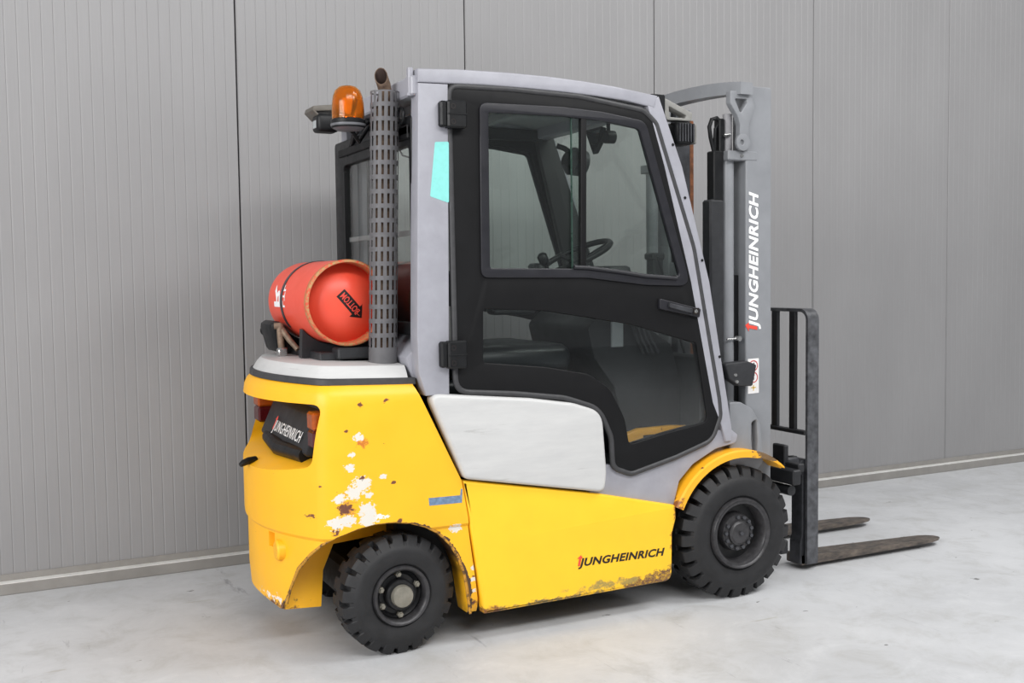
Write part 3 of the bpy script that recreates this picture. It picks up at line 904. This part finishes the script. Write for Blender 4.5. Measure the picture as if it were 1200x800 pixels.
# windshield
def lerp(a, b, t): return a + (b - a) * t
wv = [(-.40, -.46, 1.93), (-.40, .34, 1.93), (-.075, .34, .80), (-.075, -.46, .80)]
ws = MB(); ws.add([Vector(v) for v in wv] + [Vector(v) + Vector((.006, 0, .002)) for v in wv], [(0, 1, 2, 3), (7, 6, 5, 4), (0, 4, 5, 1), (1, 5, 6, 2), (2, 6, 7, 3), (3, 7, 4, 0)])
ws.build('windshield', 'glass_rear', truck, None)
MB().tube([(-.06, -.30, .86), (-.13, -.29, 1.10), (-.215, -.28, 1.38)], .006, 8).build('wiper_arm', 'black_plastic', truck)

# ---- inside of the cab
MB().box(-1.28, -.08, -.45, .33, .50, .56, .01).build('cab_floor', 'inside', truck)
MB().prism([(-.42, .60), (-.42, .675), (-.36, .692), (-.20, .694), (-.05, .682), (-.05, .655), (-.20, .666), (-.34, .664), (-.34, .60)], -.36, -.33, .003).build('inner_arch_trim', 'yellow_fender', truck)
hood = MB().box(-1.27, -.66, -.40, .28, .55, .83, .03, seg=2); hood.build('engine_hood', 'inside', truck)
cush = MB().box(-1.20, -.66, -.315, .195, .83, .93, .03, seg=3).box(-1.22, -.635, -.33, .21, .925, 1.045, .05, seg=4)
cush.build('seat_cushion', 'seat', truck, 60)
MB().box(-1.285, -1.16, -.31, .19, .99, 1.36, .05, Matrix.Rotation(-.12, 3, 'Y'), 4).build('seat_backrest', 'seat', truck, 60)
MB().box(-1.02, -.83, -.40, -.335, 1.165, 1.205, .018, seg=3).build('armrest', 'seat', truck, 60)
dash = MB()
dash.prism(rnd([(-.56, 1.10), (-.50, 1.155), (-.36, 1.15), (-.16, 1.02), (-.10, .80), (-.10, .56), (-.36, .56), (-.44, .86), (-.53, .98)], .03), -.30, .22, .008)
dash.box(-.12, -.08, -.44, .32, .56, .98, .01)
dash.build('dashboard', 'console', truck)
MB().box(-.455, -.400, -.312, -.300, 1.02, 1.135, .003).build('dash_label', 'teal' if False else 'roof_light', truck)
for k in range(4):
    MB().tube([(-.370 + .020 * k, -.315, 1.14), (-.350 + .022 * k, -.325, 1.06), (-.310 + .024 * k, -.318, .99)], .006, 8).build('hydraulic_hose', 'steel_dark', truck)
# steering wheel
ax = Vector((-.42, 0, .91)).normalized(); cen = Vector((-.475, -.06, 1.385)); u = ax.cross(Vector((0, 1, 0))).normalized(); v = ax.cross(u)
sw = MB().tube([cen + (u * math.cos(2 * PI * k / 32) + v * math.sin(2 * PI * k / 32)) * .155 for k in range(32)], .0125, 10, closed=True).build('steering_wheel', 'black_plastic', truck, 60)
sp = MB()
for a in (.4, 2.5, 4.6): sp.tube([cen - ax * .03, cen + (u * math.cos(a) + v * math.sin(a)) * .15], .011, 8)
sp.tube([cen - ax * .01, cen - ax * .05], .035, 14).build('spoke', 'black_plastic', sw, 60)
MB().tube([cen - ax * .04, cen - ax * .32], .045, 14).build('steering_column', 'console', truck, 60)
kp = cen + (u * .95 + v * .1).normalized() * .150
MB().tube([kp, kp + ax * .03], .009, 8).tube([kp + ax * .03, kp + ax * .045, kp + ax * .075, kp + ax * .085], [.012, .021, .021, .010], 12).build('spinner_knob', 'black_plastic', sw, 60)
MB().box(-.40, -.285, -.20, .02, 1.27, 1.345, .02, seg=3).build('display_housing', 'console', truck, 60)
MB().box(-.64, -.58, -.02, .06, 1.26, 1.36, .01).build('lever_console', 'console', truck, 60)
MB().box(-.105, -.055, -.09, -.03, 1.25, 1.385, .006).box(-.115, -.05, -.095, -.025, 1.37, 1.40, .006).build('phone_holder', 'console', truck)
# mirror and interior lamp
MB().prism(rnd([(-.135, 1.905), (.0, 1.905), (.0, 1.875), (-.06, 1.80)], .01), 0, .02).mesh('t')
mr = MB(); mr.add([Vector((-.43, y, z)) for (y, z) in ((-.07, 1.905), (-.205, 1.905), (-.19, 1.85), (-.135, 1.80))] + [Vector((-.405, y, z)) for (y, z) in ((-.075, 1.90), (-.20, 1.90), (-.185, 1.85), (-.135, 1.805))],
                  [(0, 1, 2, 3), (7, 6, 5, 4), (0, 4, 5, 1), (1, 5, 6, 2), (2, 6, 7, 3), (3, 7, 4, 0)])
mo = mr.build('rear_view_mirror', 'black_plastic', truck)
mg = MB(); mg.add([Vector((-.432, y, z)) for (y, z) in ((-.08, 1.895), (-.195, 1.895), (-.18, 1.85), (-.135, 1.812))], [(0, 1, 2, 3)]); mg.build('mirror_glass', 'mirror', mo, None)
MB().tube([(-.41, -.22, 1.93), (-.41, -.225, 1.87)], .008, 8).tube([(-.43, -.23, 1.86), (-.39, -.23, 1.86)], .026, 14).build('mirror_clamp', 'black_plastic', truck, 40)
il = MB().tube([(-.47, .03, 1.80), (-.44, .03, 1.79), (-.38, .03, 1.78)], [.03, .06, .055], 18)
il.tube([(-.47, .10, 1.86), (-.44, .09, 1.85), (-.42, .05, 1.82)], .012, 8).build('inner_lamp', 'console', truck, 40)
# dark inner trim along the far pillar and above the far window
plate('pillar_trim', [(-.46, 1.95), (-.37, 1.95), (-.13, 1.28), (-.06, .75), (-.12, .75), (-.21, 1.24), (-.30, 1.32)], .325, .03, .006, 'inside', truck)
MB().box(-1.25, -.42, .315, .345, 1.905, 1.955, .005).build('roof_trim', 'inside', truck)

# ---- exhaust with perforated guard
EX = Vector((-1.420, -.365, 0)); rad = .0500; cols = 15
ang = []
for k in range(cols):
    a = 2 * PI * k / cols
    ang += [(a, 1), (a + math.radians(9.5), 0), (a + math.radians(16.7), 0)]
zs = [(1.008, 0), (1.065, 1)]
z = 1.065
while z < 1.93: zs += [(z + .0345, 0), (z + .0500, 1)]; z += .0500
zs[-1] = (zs[-1][0], 0)
zs = [q for q in zs if q[0] <= 1.952]; zs.append((1.955, 0))
bmx = bmesh.new(); grid = []
for (z, _) in zs:
    lean = (z - 1.48) * .028
    grid.append([bmx.verts.new((EX.x + lean + rad * math.cos(a), EX.y + rad * math.sin(a), z)) for (a, _) in ang])
for i in range(len(zs) - 1):
    for k in range(len(ang)):
        if zs[i][1] and ang[k][1]: continue
        k2 = (k + 1) % len(ang); bmx.faces.new((grid[i][k], grid[i][k2], grid[i + 1][k2], grid[i + 1][k]))
bmesh.ops.solidify(bmx, geom=bmx.faces[:], thickness=.002)
bmesh.ops.recalc_face_normals(bmx, faces=bmx.faces)
me = bpy.data.meshes.new('exhaust_guard'); bmx.to_mesh(me); bmx.free()
eg = link('exhaust_guard', me, 'grey_dark', truck, 40)
ep = bmesh.new()
path = [Vector((-1.430, -.365, 1.02)), Vector((-1.406, -.365, 1.90)), Vector((-1.405, -.366, 1.955)), Vector((-1.410, -.370, 1.975)), Vector((-1.424, -.380, 2.005))]
cutn = Vector((-.50, -.70, .26)).normalized(); rp = .0235
prev = None; rings = []
for i, p in enumerate(path):
    d = (path[min(i + 1, 4)] - path[max(i - 1, 0)]).normalized(); uu = Vector((0, 1, 0)); uu = (uu - d * uu.dot(d)).normalized(); ww = d.cross(uu)
    row = []
    for rr in (rp + (.009 if i < 2 else 0), rp - .0025):
        q = []
        for k in range(20):
            a = 2 * PI * k / 20; pt = p + (uu * math.cos(a) + ww * math.sin(a)) * rr
            if i == 4: pt = pt - d * ((pt - p).dot(cutn) / d.dot(cutn))
            q.append(ep.verts.new(pt))
        row.append(q)
    rings.append(row)
for i in range(4):
    for w_ in (0, 1):
        for k in range(20): ep.faces.new((rings[i][w_][k], rings[i][w_][(k + 1) % 20], rings[i + 1][w_][(k + 1) % 20], rings[i + 1][w_][k])).material_index = w_
for k in range(20): ep.faces.new((rings[4][0][k], rings[4][0][(k + 1) % 20], rings[4][1][(k + 1) % 20], rings[4][1][k]))
bmesh.ops.recalc_face_normals(ep, faces=ep.faces); me = bpy.data.meshes.new('exhaust_pipe'); ep.to_mesh(me); ep.free()
me.materials.append(M['rust']); me.materials.append(M['pipe_dark']); eo = link('exhaust_pipe', me, 'rust', truck, 50)
MB().tube([(-1.405, -.366, 1.962), (-1.406, -.367, 1.966)], .0215, 16).build('pipe_dark_plug', 'pipe_dark', eo)  # added dark plug that keeps the pipe mouth looking shaded

# ---- beacon on its bracket
bc = Vector((-1.520, -.30, 0))
bb_ = MB().lathe([(.0, 1.822), (.040, 1.824), (.058, 1.834), (.062, 1.842), (.062, 1.846)], bc, 'z', 36).build('beacon_foot', 'beacon_foot', truck, 30)
MB().lathe([(.0, 1.845), (.058, 1.845), (.060, 1.850), (.060, 1.872), (.056, 1.876), (0, 1.876)], bc - Vector((0, 0, .013)), 'z', 36).build('beacon_base', 'black_plastic', truck, 30)
MB().lathe([(.056, 1.872), (.0565, 1.90), (.0555, 1.93), (.052, 1.955), (.044, 1.975), (.030, 1.988), (.014, 1.992), (.0005, 1.993),
            (.0005, 1.990), (.013, 1.989), (.028, 1.985), (.041, 1.972), (.049, 1.953), (.0525, 1.93), (.0535, 1.90), (.053, 1.872)], bc - Vector((0, 0, .013)), 'z', 36).build('beacon_lens', 'amber', truck, 60)
MB().lathe([(.0, 1.878), (.018, 1.88), (.018, 1.895), (.028, 1.915), (.036, 1.945)], bc - Vector((0, 0, .013)), 'z', 24).build('beacon_reflector', 'reflector', truck, 60)
MB().tube([(-1.50, -.28, 1.825), (-1.45, -.20, 1.80), (-1.37, -.15, 1.90)], .008, 8).tube([(-1.49, -.30, 1.828), (-1.42, -.27, 1.87), (-1.365, -.26, 1.92)], .007, 8).build('beacon_bracket', 'black_plastic', truck, 60)
# rear work lamp on its angled bracket, far rear corner
MB().prism([(-1.50, 1.985), (-1.39, 1.998), (-1.36, 1.985), (-1.36, 1.975), (-1.49, 1.965), (-1.47, 1.945), (-1.42, 1.935), (-1.42, 1.928), (-1.475, 1.938), (-1.505, 1.968)], .20, .32, .003).build('rear_lamp_bracket', 'lamp_dark', truck)
rl = MB().box(-1.49, -1.40, .18, .27, 1.885, 1.955, .016, seg=3).build('rear_work_lamp', 'black_plastic', truck, 50)
MB().box(-1.4925, -1.4885, .205, .245, 1.90, 1.93, .001).build('lamp_lens', 'roof_light', rl, None)
# front work lamp: bracket with triangular opening, ribbed housing
plate('front_lamp_bracket', [rnd([(-.345, 1.995), (-.30, 1.990), (-.165, 1.938), (-.170, 1.905), (-.285, 1.905), (-.30, 1.925)], .008), rnd([(-.278, 1.958), (-.195, 1.926), (-.200, 1.915), (-.272, 1.917)], .004)], -.455, .05, .003, 'lamp_grey', truck)
MB().box(-.36, -.295, -.46, -.40, 1.87, 2.0, .005).build('lamp_bracket_arm', 'black_plastic', truck)
fl = MB().box(-.255, -.165, -.475, -.375, 1.812, 1.900, .02, seg=3).build('front_work_lamp', 'black_plastic', truck, 50)
for k in range(6):
    MB().box(-.245 + .013 * k, -.240 + .013 * k, -.482, -.40, 1.822, 1.892, .001).build('cooling_fin', 'steel_dark', fl)
MB().box(-.166, -.154, -.470, -.380, 1.816, 1.896, .005).build('lamp_lens', 'lamp_grey', fl)

# ---- mast
RZ = 2.062


def mirm(y): return -.26 - y


for f in (0, 1):
    s = (lambda y: y) if not f else mirm
    a, b_ = sorted((s(-.45), s(-.432)))
    rl_ = MB().box(.101, .231, a, b_, .07, RZ, .004)
    for (x0, x1) in ((.103, .121), (.205, .229)):
        a, b_ = sorted((s(-.44), s(-.365))); rl_.box(x0, x1, a, b_, .07, RZ - .01, .003)
    ro = rl_.build('outer_rail', 'grey_mast', truck)
    a, b_ = sorted((s(-.425), s(-.33)))
    MB().box(.125, .200, a, b_, .08, RZ - .02, .004).build('inner_rail', 'steel_dark', truck)
    if not f: near_rail = ro
    y = s(-.405)
    MB().tube([(.041, y, .55), (.041, y, 1.765)], .026, 18).build('lift_cylinder', 'grey_mast', truck, 60)
    MB().tube([(.041, y, 1.76), (.041, y, 1.95)], .019, 16).build('cylinder_rod', 'grey_dark', truck, 60)
    a, b_ = sorted((s(-.452), s(-.36)))
    br = MB().box(.010, .158, a, b_, 1.762, 1.801, .004).build('cylinder_clamp', 'grey_mast', truck)
    if not f:
        MB().lathe([(0, -.008), (.006, -.008), (.007, 0)], (.075, -.452, 1.780), 'y', 10).build('bolt', 'chrome', br)
        plate('tie_plate', [rnd([(.013, 2.035), (.112, 2.035), (.136, 1.98), (.105, 1.90), (.108, 1.808), (.058, 1.805), (.062, 1.90), (.050, 1.935), (.013, 1.985)], [.004, .004, .02, .05, .02, .02, .03, .05, .02]),
                            rnd([(.035, 2.005), (.096, 2.007), (.095, 1.990), (.064, 1.948)], .006)], -.462, .03, .003, 'grey_mast', truck)
        plate('lifting_eye', [[(.072 + .034 * math.cos(2 * PI * k / 24), 1.832 + .034 * math.sin(2 * PI * k / 24)) for k in range(24)],
                              [(.066 + .009 * math.cos(2 * PI * k / 16), 1.832 + .011 * math.sin(2 * PI * k / 16)) for k in range(16)]], -.470, .014, .002, 'grey_mast', truck)
# top cross beam, bowed towards the cab
bm = MB(); vs = []; fs = []; N = 20
for k in range(N + 1):
    u = k / N; y = -.478 + .70 * u; bow = 1 - (2 * u - 1) ** 4
    xc = .082 - .07 * (1 - (2 * u - 1) ** 2); zt = 2.070 + .012 * bow; zb = zt - .048 - (.0 if 0 else .004 * bow)
    vs += [(xc - .03, y, zb), (xc - .03, y, zt), (xc + .03, y, zt), (xc + .03, y, zb)]
for k in range(N):
    for j in range(4): fs.append((4 * k + j, 4 * k + (j + 1) % 4, 4 * k + 4 + (j + 1) % 4, 4 * k + 4 + j))
fs += [(0, 1, 2, 3), (4 * N + 3, 4 * N + 2, 4 * N + 1, 4 * N)]
bm.add(vs, fs).build('mast_top_beam', 'grey_mast', truck, 30)
MB().box(.11, .20, -.43, .17, 1.30, 1.36, .004).build('mast_cross_member', 'grey_mast', truck)
MB().box(.11, .20, -.43, .17, .30, .40, .004).build('mast_cross_member', 'grey_mast', truck)
# hoses and their guide
MB().box(-.062, .008, -.43, -.37, .75, 1.605, .008).build('hose_guide', 'console', truck)
MB().box(-.040, .008, -.425, -.375, 1.60, 1.80, .004).box(-.008, .018, -.42, -.38, 1.78, 1.93, .004).build('hose_bar', 'black_plastic', truck)
MB().tube([(-.028, -.41, 1.62), (-.030, -.41, 1.80), (-.045, -.41, 1.85), (-.052, -.41, 1.895), (-.040, -.41, 1.925), (-.015, -.41, 1.932), (.005, -.41, 1.915), (.010, -.41, 1.87)], .0085, 10).build('hydraulic_hose', 'black_plastic', truck, 60)
MB().tube([(-.018, -.40, 1.66), (-.018, -.40, 1.84), (-.014, -.40, 1.89), (.004, -.40, 1.92), (.012, -.40, 1.88)], .0075, 10).build('hydraulic_hose', 'black_plastic', truck, 60)
MB().tube([(.006, -.43, 1.862), (.036, -.43, 1.866)], .006, 8).build('hose_clamp', 'chrome', truck, 60)
MB().tube([(.012, -.44, 1.040), (.075, -.44, 1.042)], .004, 8).tube([(.068, -.452, 1.042), (.068, -.428, 1.042)], .011, 10).build('hose_clamp', 'chrome', truck, 60)
MB().box(.065, .103, -.40, -.36, .10, 1.30, .002).build('gap_strip', 'black_plastic', truck)  # black strip filling the gap between lift cylinder and rail
# lift chain on the far rail, rusty
MB().box(.206, .230, .085, .100, .5, 2.0, .003).build('lift_chain', 'copper_rust', truck)
# lower mast bracket and marker block
plate('mast_bracket', [rnd([(-.010, .790), (.045, .788), (.105, .757), (.146, .69), (.163, .535), (.10, .47), (-.01, .50)], [.01, .04, .05, .06, .03, .05, .02]),
                       rnd([(.102, .700), (.126, .712), (.132, .62), (.128, .565), (.108, .575), (.100, .63)], .012)], -.487, .05, .006, 'grey_mast', truck)
MB().box(.09, .14, -.452, -.437, .55, .72).build('bracket_backing', 'grey_mast', truck)
plate('marker_block', rnd([(-.055, .950), (.060, .955), (.106, .938), (.085, .852), (.02, .855), (-.03, .885)], .01), -.515, .05, .008, 'console', truck)
for (x, z) in ((-.005, .902), (.002, .875)):
    MB().lathe([(0, -.006), (.006, -.006), (.008, 0)], (x, -.516, z), 'y', 10).build('bolt', 'chrome', truck)
# lettering up the rail (reads upwards)
fr = Matrix.Translation((.176, -.4508, 1.078)) @ Matrix(((0, -1, 0, 0), (0, 0, -1, 0), (1, 0, 0, 0), (0, 0, 0, 1)))
logo(near_rail, fr, .560, .062, 'white_text')
# pictogram label
lb = plate('warning_label', rnd([(.110, .957), (.166, .958), (.166, .815), (.110, .813)], .003), -.4512, .001, 0, 'sticker_white', near_rail)
for zc in (.928, .880):
    plate('label_ring', [[(.138 + .0225 * math.cos(2 * PI * k / 24), zc + .0225 * math.sin(2 * PI * k / 24)) for k in range(24)],
                         [(.138 + .0185 * math.cos(2 * PI * k / 24), zc + .0185 * math.sin(2 * PI * k / 24)) for k in range(24)]], -.4522, .001, 0, 'sticker_red', lb)
    p = MB().box(.134, .141, -.4522, -.4512, zc - .010, zc + .006).box(.137, .143, -.4522, -.4512, zc + .006, zc + .012).box(.130, .134, -.4522, -.4512, zc - .006, zc + .001)
    p.build('label_figure', 'black_print', lb, None)
MB().box(.136, .140, -.4522, -.4512, .825, .848).box(.126, .150, -.4522, -.4512, .836, .840).build('label_cross', 'sticker_yellow', lb, None)

# ---- carriage, load guard and forks
cr = MB().box(.36, .405, -.44, .32, .405, .470, .006)
cr.box(.36, .405, -.36, .24, .09, .15, .006).box(.33, .37, -.10, -.04, .08, .50, .004).box(.33, .37, .06, .12, .08, .50, .004)
cr.box(.405, .44, -.42, .30, .455, .49, .004)
cr.tube([(.385, -.40, .375), (.385, .28, .375)], .022, 14)
for y in (-.30, .16): cr.box(.40, .505, y, y + .03, .42, .50, .003)
cr.build('fork_carriage', 'carriage', truck)
MB().box(.40, .425, -.335, -.255, .465, .56, .004).build('carriage_block', 'carriage', truck)
YB = -.36
yF2 = mir(YB); path = [(YB, .028)] + [(YB + .05 - .05 * math.cos(a), 1.10 + .05 * math.sin(a)) for a in [PI / 2 * k / 6 for k in range(7)]]
path = path + [(2 * YC - p[0], p[1]) for p in path[::-1]]
inn = [(YB + .014, .028)] + [(YB + .05 - .036 * math.cos(a), 1.10 + .036 * math.sin(a)) for a in [PI / 2 * k / 6 for k in range(7)]]
inn = inn + [(2 * YC - p[0], p[1]) for p in inn[::-1]]
vs = []; fs = []
for (o_, i_) in zip(path, inn):
    vs += [(.507, o_[0], o_[1]), (.569, o_[0], o_[1]), (.569, i_[0], i_[1]), (.507, i_[0], i_[1])]
for k in range(len(path) - 1):
    for j in range(4): fs.append((4 * k + j, 4 * k + (j + 1) % 4, 4 * k + 4 + (j + 1) % 4, 4 * k + 4 + j))
k = 4 * (len(path) - 1); fs += [(0, 1, 2, 3), (k + 3, k + 2, k + 1, k)]
lg = MB().add(vs, fs).build('load_guard_frame', 'guard_steel', truck, 30)
MB().box(.500, .530, YB + .012, mir(YB) - .012, .598, .616, .003).build('load_guard_bar', 'carriage', truck)
for k in range(4):
    y = YB + .105 + k * .118
    MB().box(.510, .528, y - .018, y + .022, .612, 1.14, .003).build('load_guard_slat', 'carriage', truck)
for yf in (-.285, .165):
    bl = bmesh.new(); rows = [(.500, .05, .020, .062), (.57, .05, .020, .060), (.9, .05, .022, .050), (1.2, .05, .024, .041), (1.30, .048, .026, .038), (1.345, .038, .027, .036), (1.372, .022, .028, .035), (1.382, .008, .029, .034)]
    rr = []
    for (x, h, z0, z1) in rows:
        rr.append([bl.verts.new((x, yf - h, z0)), bl.verts.new((x, yf + h, z0)), bl.verts.new((x, yf + h, z1)), bl.verts.new((x, yf - h, z1))])
    for a, b_ in zip(rr[:-1], rr[1:]):
        for k in range(4): bl.faces.new((a[k], a[(k + 1) % 4], b_[(k + 1) % 4], b_[k]))
    bl.faces.new(rr[0][::-1]); bl.faces.new(rr[-1])
    bmesh.ops.recalc_face_normals(bl, faces=bl.faces)
    me = bpy.data.meshes.new('fork'); bl.to_mesh(me); bl.free(); fo = link('fork', me, 'fork', truck)
    sh = MB().prism(rnd([(.480, .47), (.505, .49), (.530, .49), (.540, .02), (.490, .025), (.490, .12), (.500, .15), (.500, .42), (.480, .44)], .006), yf - .05, yf + .02, .003)
    sh.box(.40, .49, yf - .045, yf + .02, .468, .500, .004)
    sh.build('fork_shank', 'steel_dark', fo)

# ---- cradle for the gas bottle
cr = MB()
BX, BZ, BR = -1.532, 1.221, .152
for (ya, yb_) in ((-.13, -.09), (.16, .20)):
    cr.prism([(BX + (BR + .004) * math.cos(math.radians(a)), BZ + (BR + .004) * math.sin(math.radians(a))) for a in range(218, 323, 8)] + [(-1.405, 1.02), (-1.66, 1.02)], ya, yb_)
cr.box(-1.63, -1.41, -.26, .26, 1.015, 1.045, .005).box(-1.575, -1.40, -.30, -.22, 1.022, 1.062, .006)
cr.build('bottle_cradle', 'console', truck)
tray = MB().box(-1.715, -1.665, .07, .25, 1.03, 1.15, .02, Matrix.Rotation(-.25, 3, 'Y'), 2)
tray.build('cradle_bracket', 'black_plastic', truck)
BX, BZ, BR = -1.532, 1.221, .152
st = bmesh.new(); N = 40; rows = []
for k in range(N + 1):
    a = math.radians(-60 + 300 * k / N) if False else math.radians(218 - 276 * k / N)
    rows.append([st.verts.new((BX + r * math.cos(a), y, BZ + r * math.sin(a))) for (r, y) in ((BR + .001, .040), (BR + .003, .040), (BR + .003, .066), (BR + .001, .066))])
for a, b_ in zip(rows[:-1], rows[1:]):
    for k in range(4): st.faces.new((a[k], a[(k + 1) % 4], b_[(k + 1) % 4], b_[k]))
bmesh.ops.recalc_face_normals(st, faces=st.faces); me = bpy.data.meshes.new('bottle_strap'); st.to_mesh(me); st.free()
link('bottle_strap', me, 'steel_dark', truck, 40)
bk_ = MB().tube([(-1.693, .048, 1.140), (-1.694, .040, 1.085), (-1.694, .025, 1.035)], [.014, .013, .012], 10)
bk_.tube([(-1.690, .050, 1.125), (-1.668, .010, 1.080), (-1.645, -.02, 1.045)], [.012, .011, .010], 10)
bk_.tube([(-1.714, .052, 1.132), (-1.690, .044, 1.132)], .013, 12)
bk_.build('strap_buckle', 'buckle', truck, 40)
MB().box(-1.712, -1.676, .005, .038, 1.018, 1.052, .005).build('buckle_hook', 'chrome', truck, 40)

# ------------------------------------------------------------------ gas bottle (lifts off its cradle)
gb = bpy.data.objects.new('gas_bottle', None); C.objects.link(gb)
gb.location = (BX, 0, BZ - BR); gb['origin'] = (BX, 0, BZ - BR); gb.empty_display_size = .1
tag(gb, 'red gas bottle lying strapped across the rear cover of the forklift', 'gas bottle')
yb = -.298


def dome(r): return yb + .022 + .060 * (r / .140) ** 2.6 if r < .14 else yb + .082


prof = [(.0005, .40), (.035, .40), (.036, .375), (.075, .366), (.11, .345), (.135, .315), (.148, .275), (BR, .235), (BR, 0), (BR, -.10), (BR, yb + .03)]
body = MB().lathe(prof, (BX, 0, BZ), 'y', 64)
body.lathe([(.1455, yb + .060)] + [(r, dome(r)) for r in (.142, .13, .115, .10, .085, .07, .055, .04, .025, .012, .0005)], (BX, 0, BZ), 'y', 64)
gbo = body.build('cylinder_body', 'red', gb, 60)
MB().lathe([(.1425, yb + .085), (.1425, yb + .006), (.1445, yb), (.1500, yb), (.1535, yb + .004), (.1540, yb + .012), (.1530, yb + .030), (.1521, yb + .034)], (BX, 0, BZ), 'y', 72).build('foot_ring', 'bottle_rim', gb, 60)
MB().tube([(BX - .10, .33, BZ - .10), (BX - .13, .37, BZ - .12), (BX - .14, .395, BZ - .12)], [.02, .026, .02], 14).tube([(BX, .39, BZ), (BX, .45, BZ)], .025, 12).build('valve', 'black_plastic', gb, 50)


def wrap_dome(me, lift):
    b = bmesh.new(); b.from_mesh(me)
    bmesh.ops.triangulate(b, faces=b.faces[:]); bmesh.ops.subdivide_edges(b, edges=[e for e in b.edges if e.calc_length() > .012], cuts=2, use_grid_fill=True)
    for v in b.verts:
        r = math.hypot(v.co.x - BX, v.co.z - BZ); v.co.y = dome(r) - lift + (v.co.y - 0) * 1.0
    b.to_mesh(me); b.free(); return me


# "BOTTOM" arrow on the domed end
a_dir = math.radians(-49)
Fd = Matrix.Translation((BX - .022, 0, BZ + .036)) @ SIDE @ Matrix.Rotation(a_dir, 4, 'Z')
ar = [(0, -.020), (.085, -.020), (.085, -.033), (.122, 0), (.085, .033), (.085, .020), (0, .020)]
me = curve_mesh([ar], .0, 0); me.transform(Fd); wrap_dome(me, .0012)
link('arrow_print', me, 'black_print', gbo)
Ft = Fd @ Matrix.Translation((.008, -.0125, 0))
me = text_mesh('BOTTOM', .088, .025, Matrix.Translation((0, 0, 0)), .02, 0, .0001)
me.transform(Matrix.Translation((.088, .025, 0)) @ Matrix.Rotation(PI, 4, 'Z')); me.transform(Ft); wrap_dome(me, .0020)
link('arrow_lettering', me, 'red_text', gbo)


def wrap_side(me, a0, lift):
    """local x -> along +y, local y -> around the bottle"""
    for v in me.vertices:
        y = v.co.x; a = a0 - v.co.y / BR; r = BR + lift + v.co.z
        v.co = Vector((BX + r * math.cos(a), y, BZ + r * math.sin(a)))
    return me


# white print around the side, half hidden by the strap
for (txt, y0, wd, hh, a0) in (('R', .076, .085, .085, 187), ('LTL', .004, .030, .085, 187)):
    me = text_mesh(txt, hh, wd, Matrix.Identity(4), .02, 0, .0004)
    me.transform(Matrix.Rotation(PI / 2, 4, 'Z')); me.transform(Matrix.Translation((y0 + wd, 0, 0)))
    b = bmesh.new(); b.from_mesh(me); bmesh.ops.triangulate(b, faces=b.faces[:]); bmesh.ops.subdivide_edges(b, edges=[e for e in b.edges if e.calc_length() > .015], cuts=2); b.to_mesh(me); b.free()
    link('side_print', wrap_side(me, math.radians(a0), .0008), 'white_text', gbo)
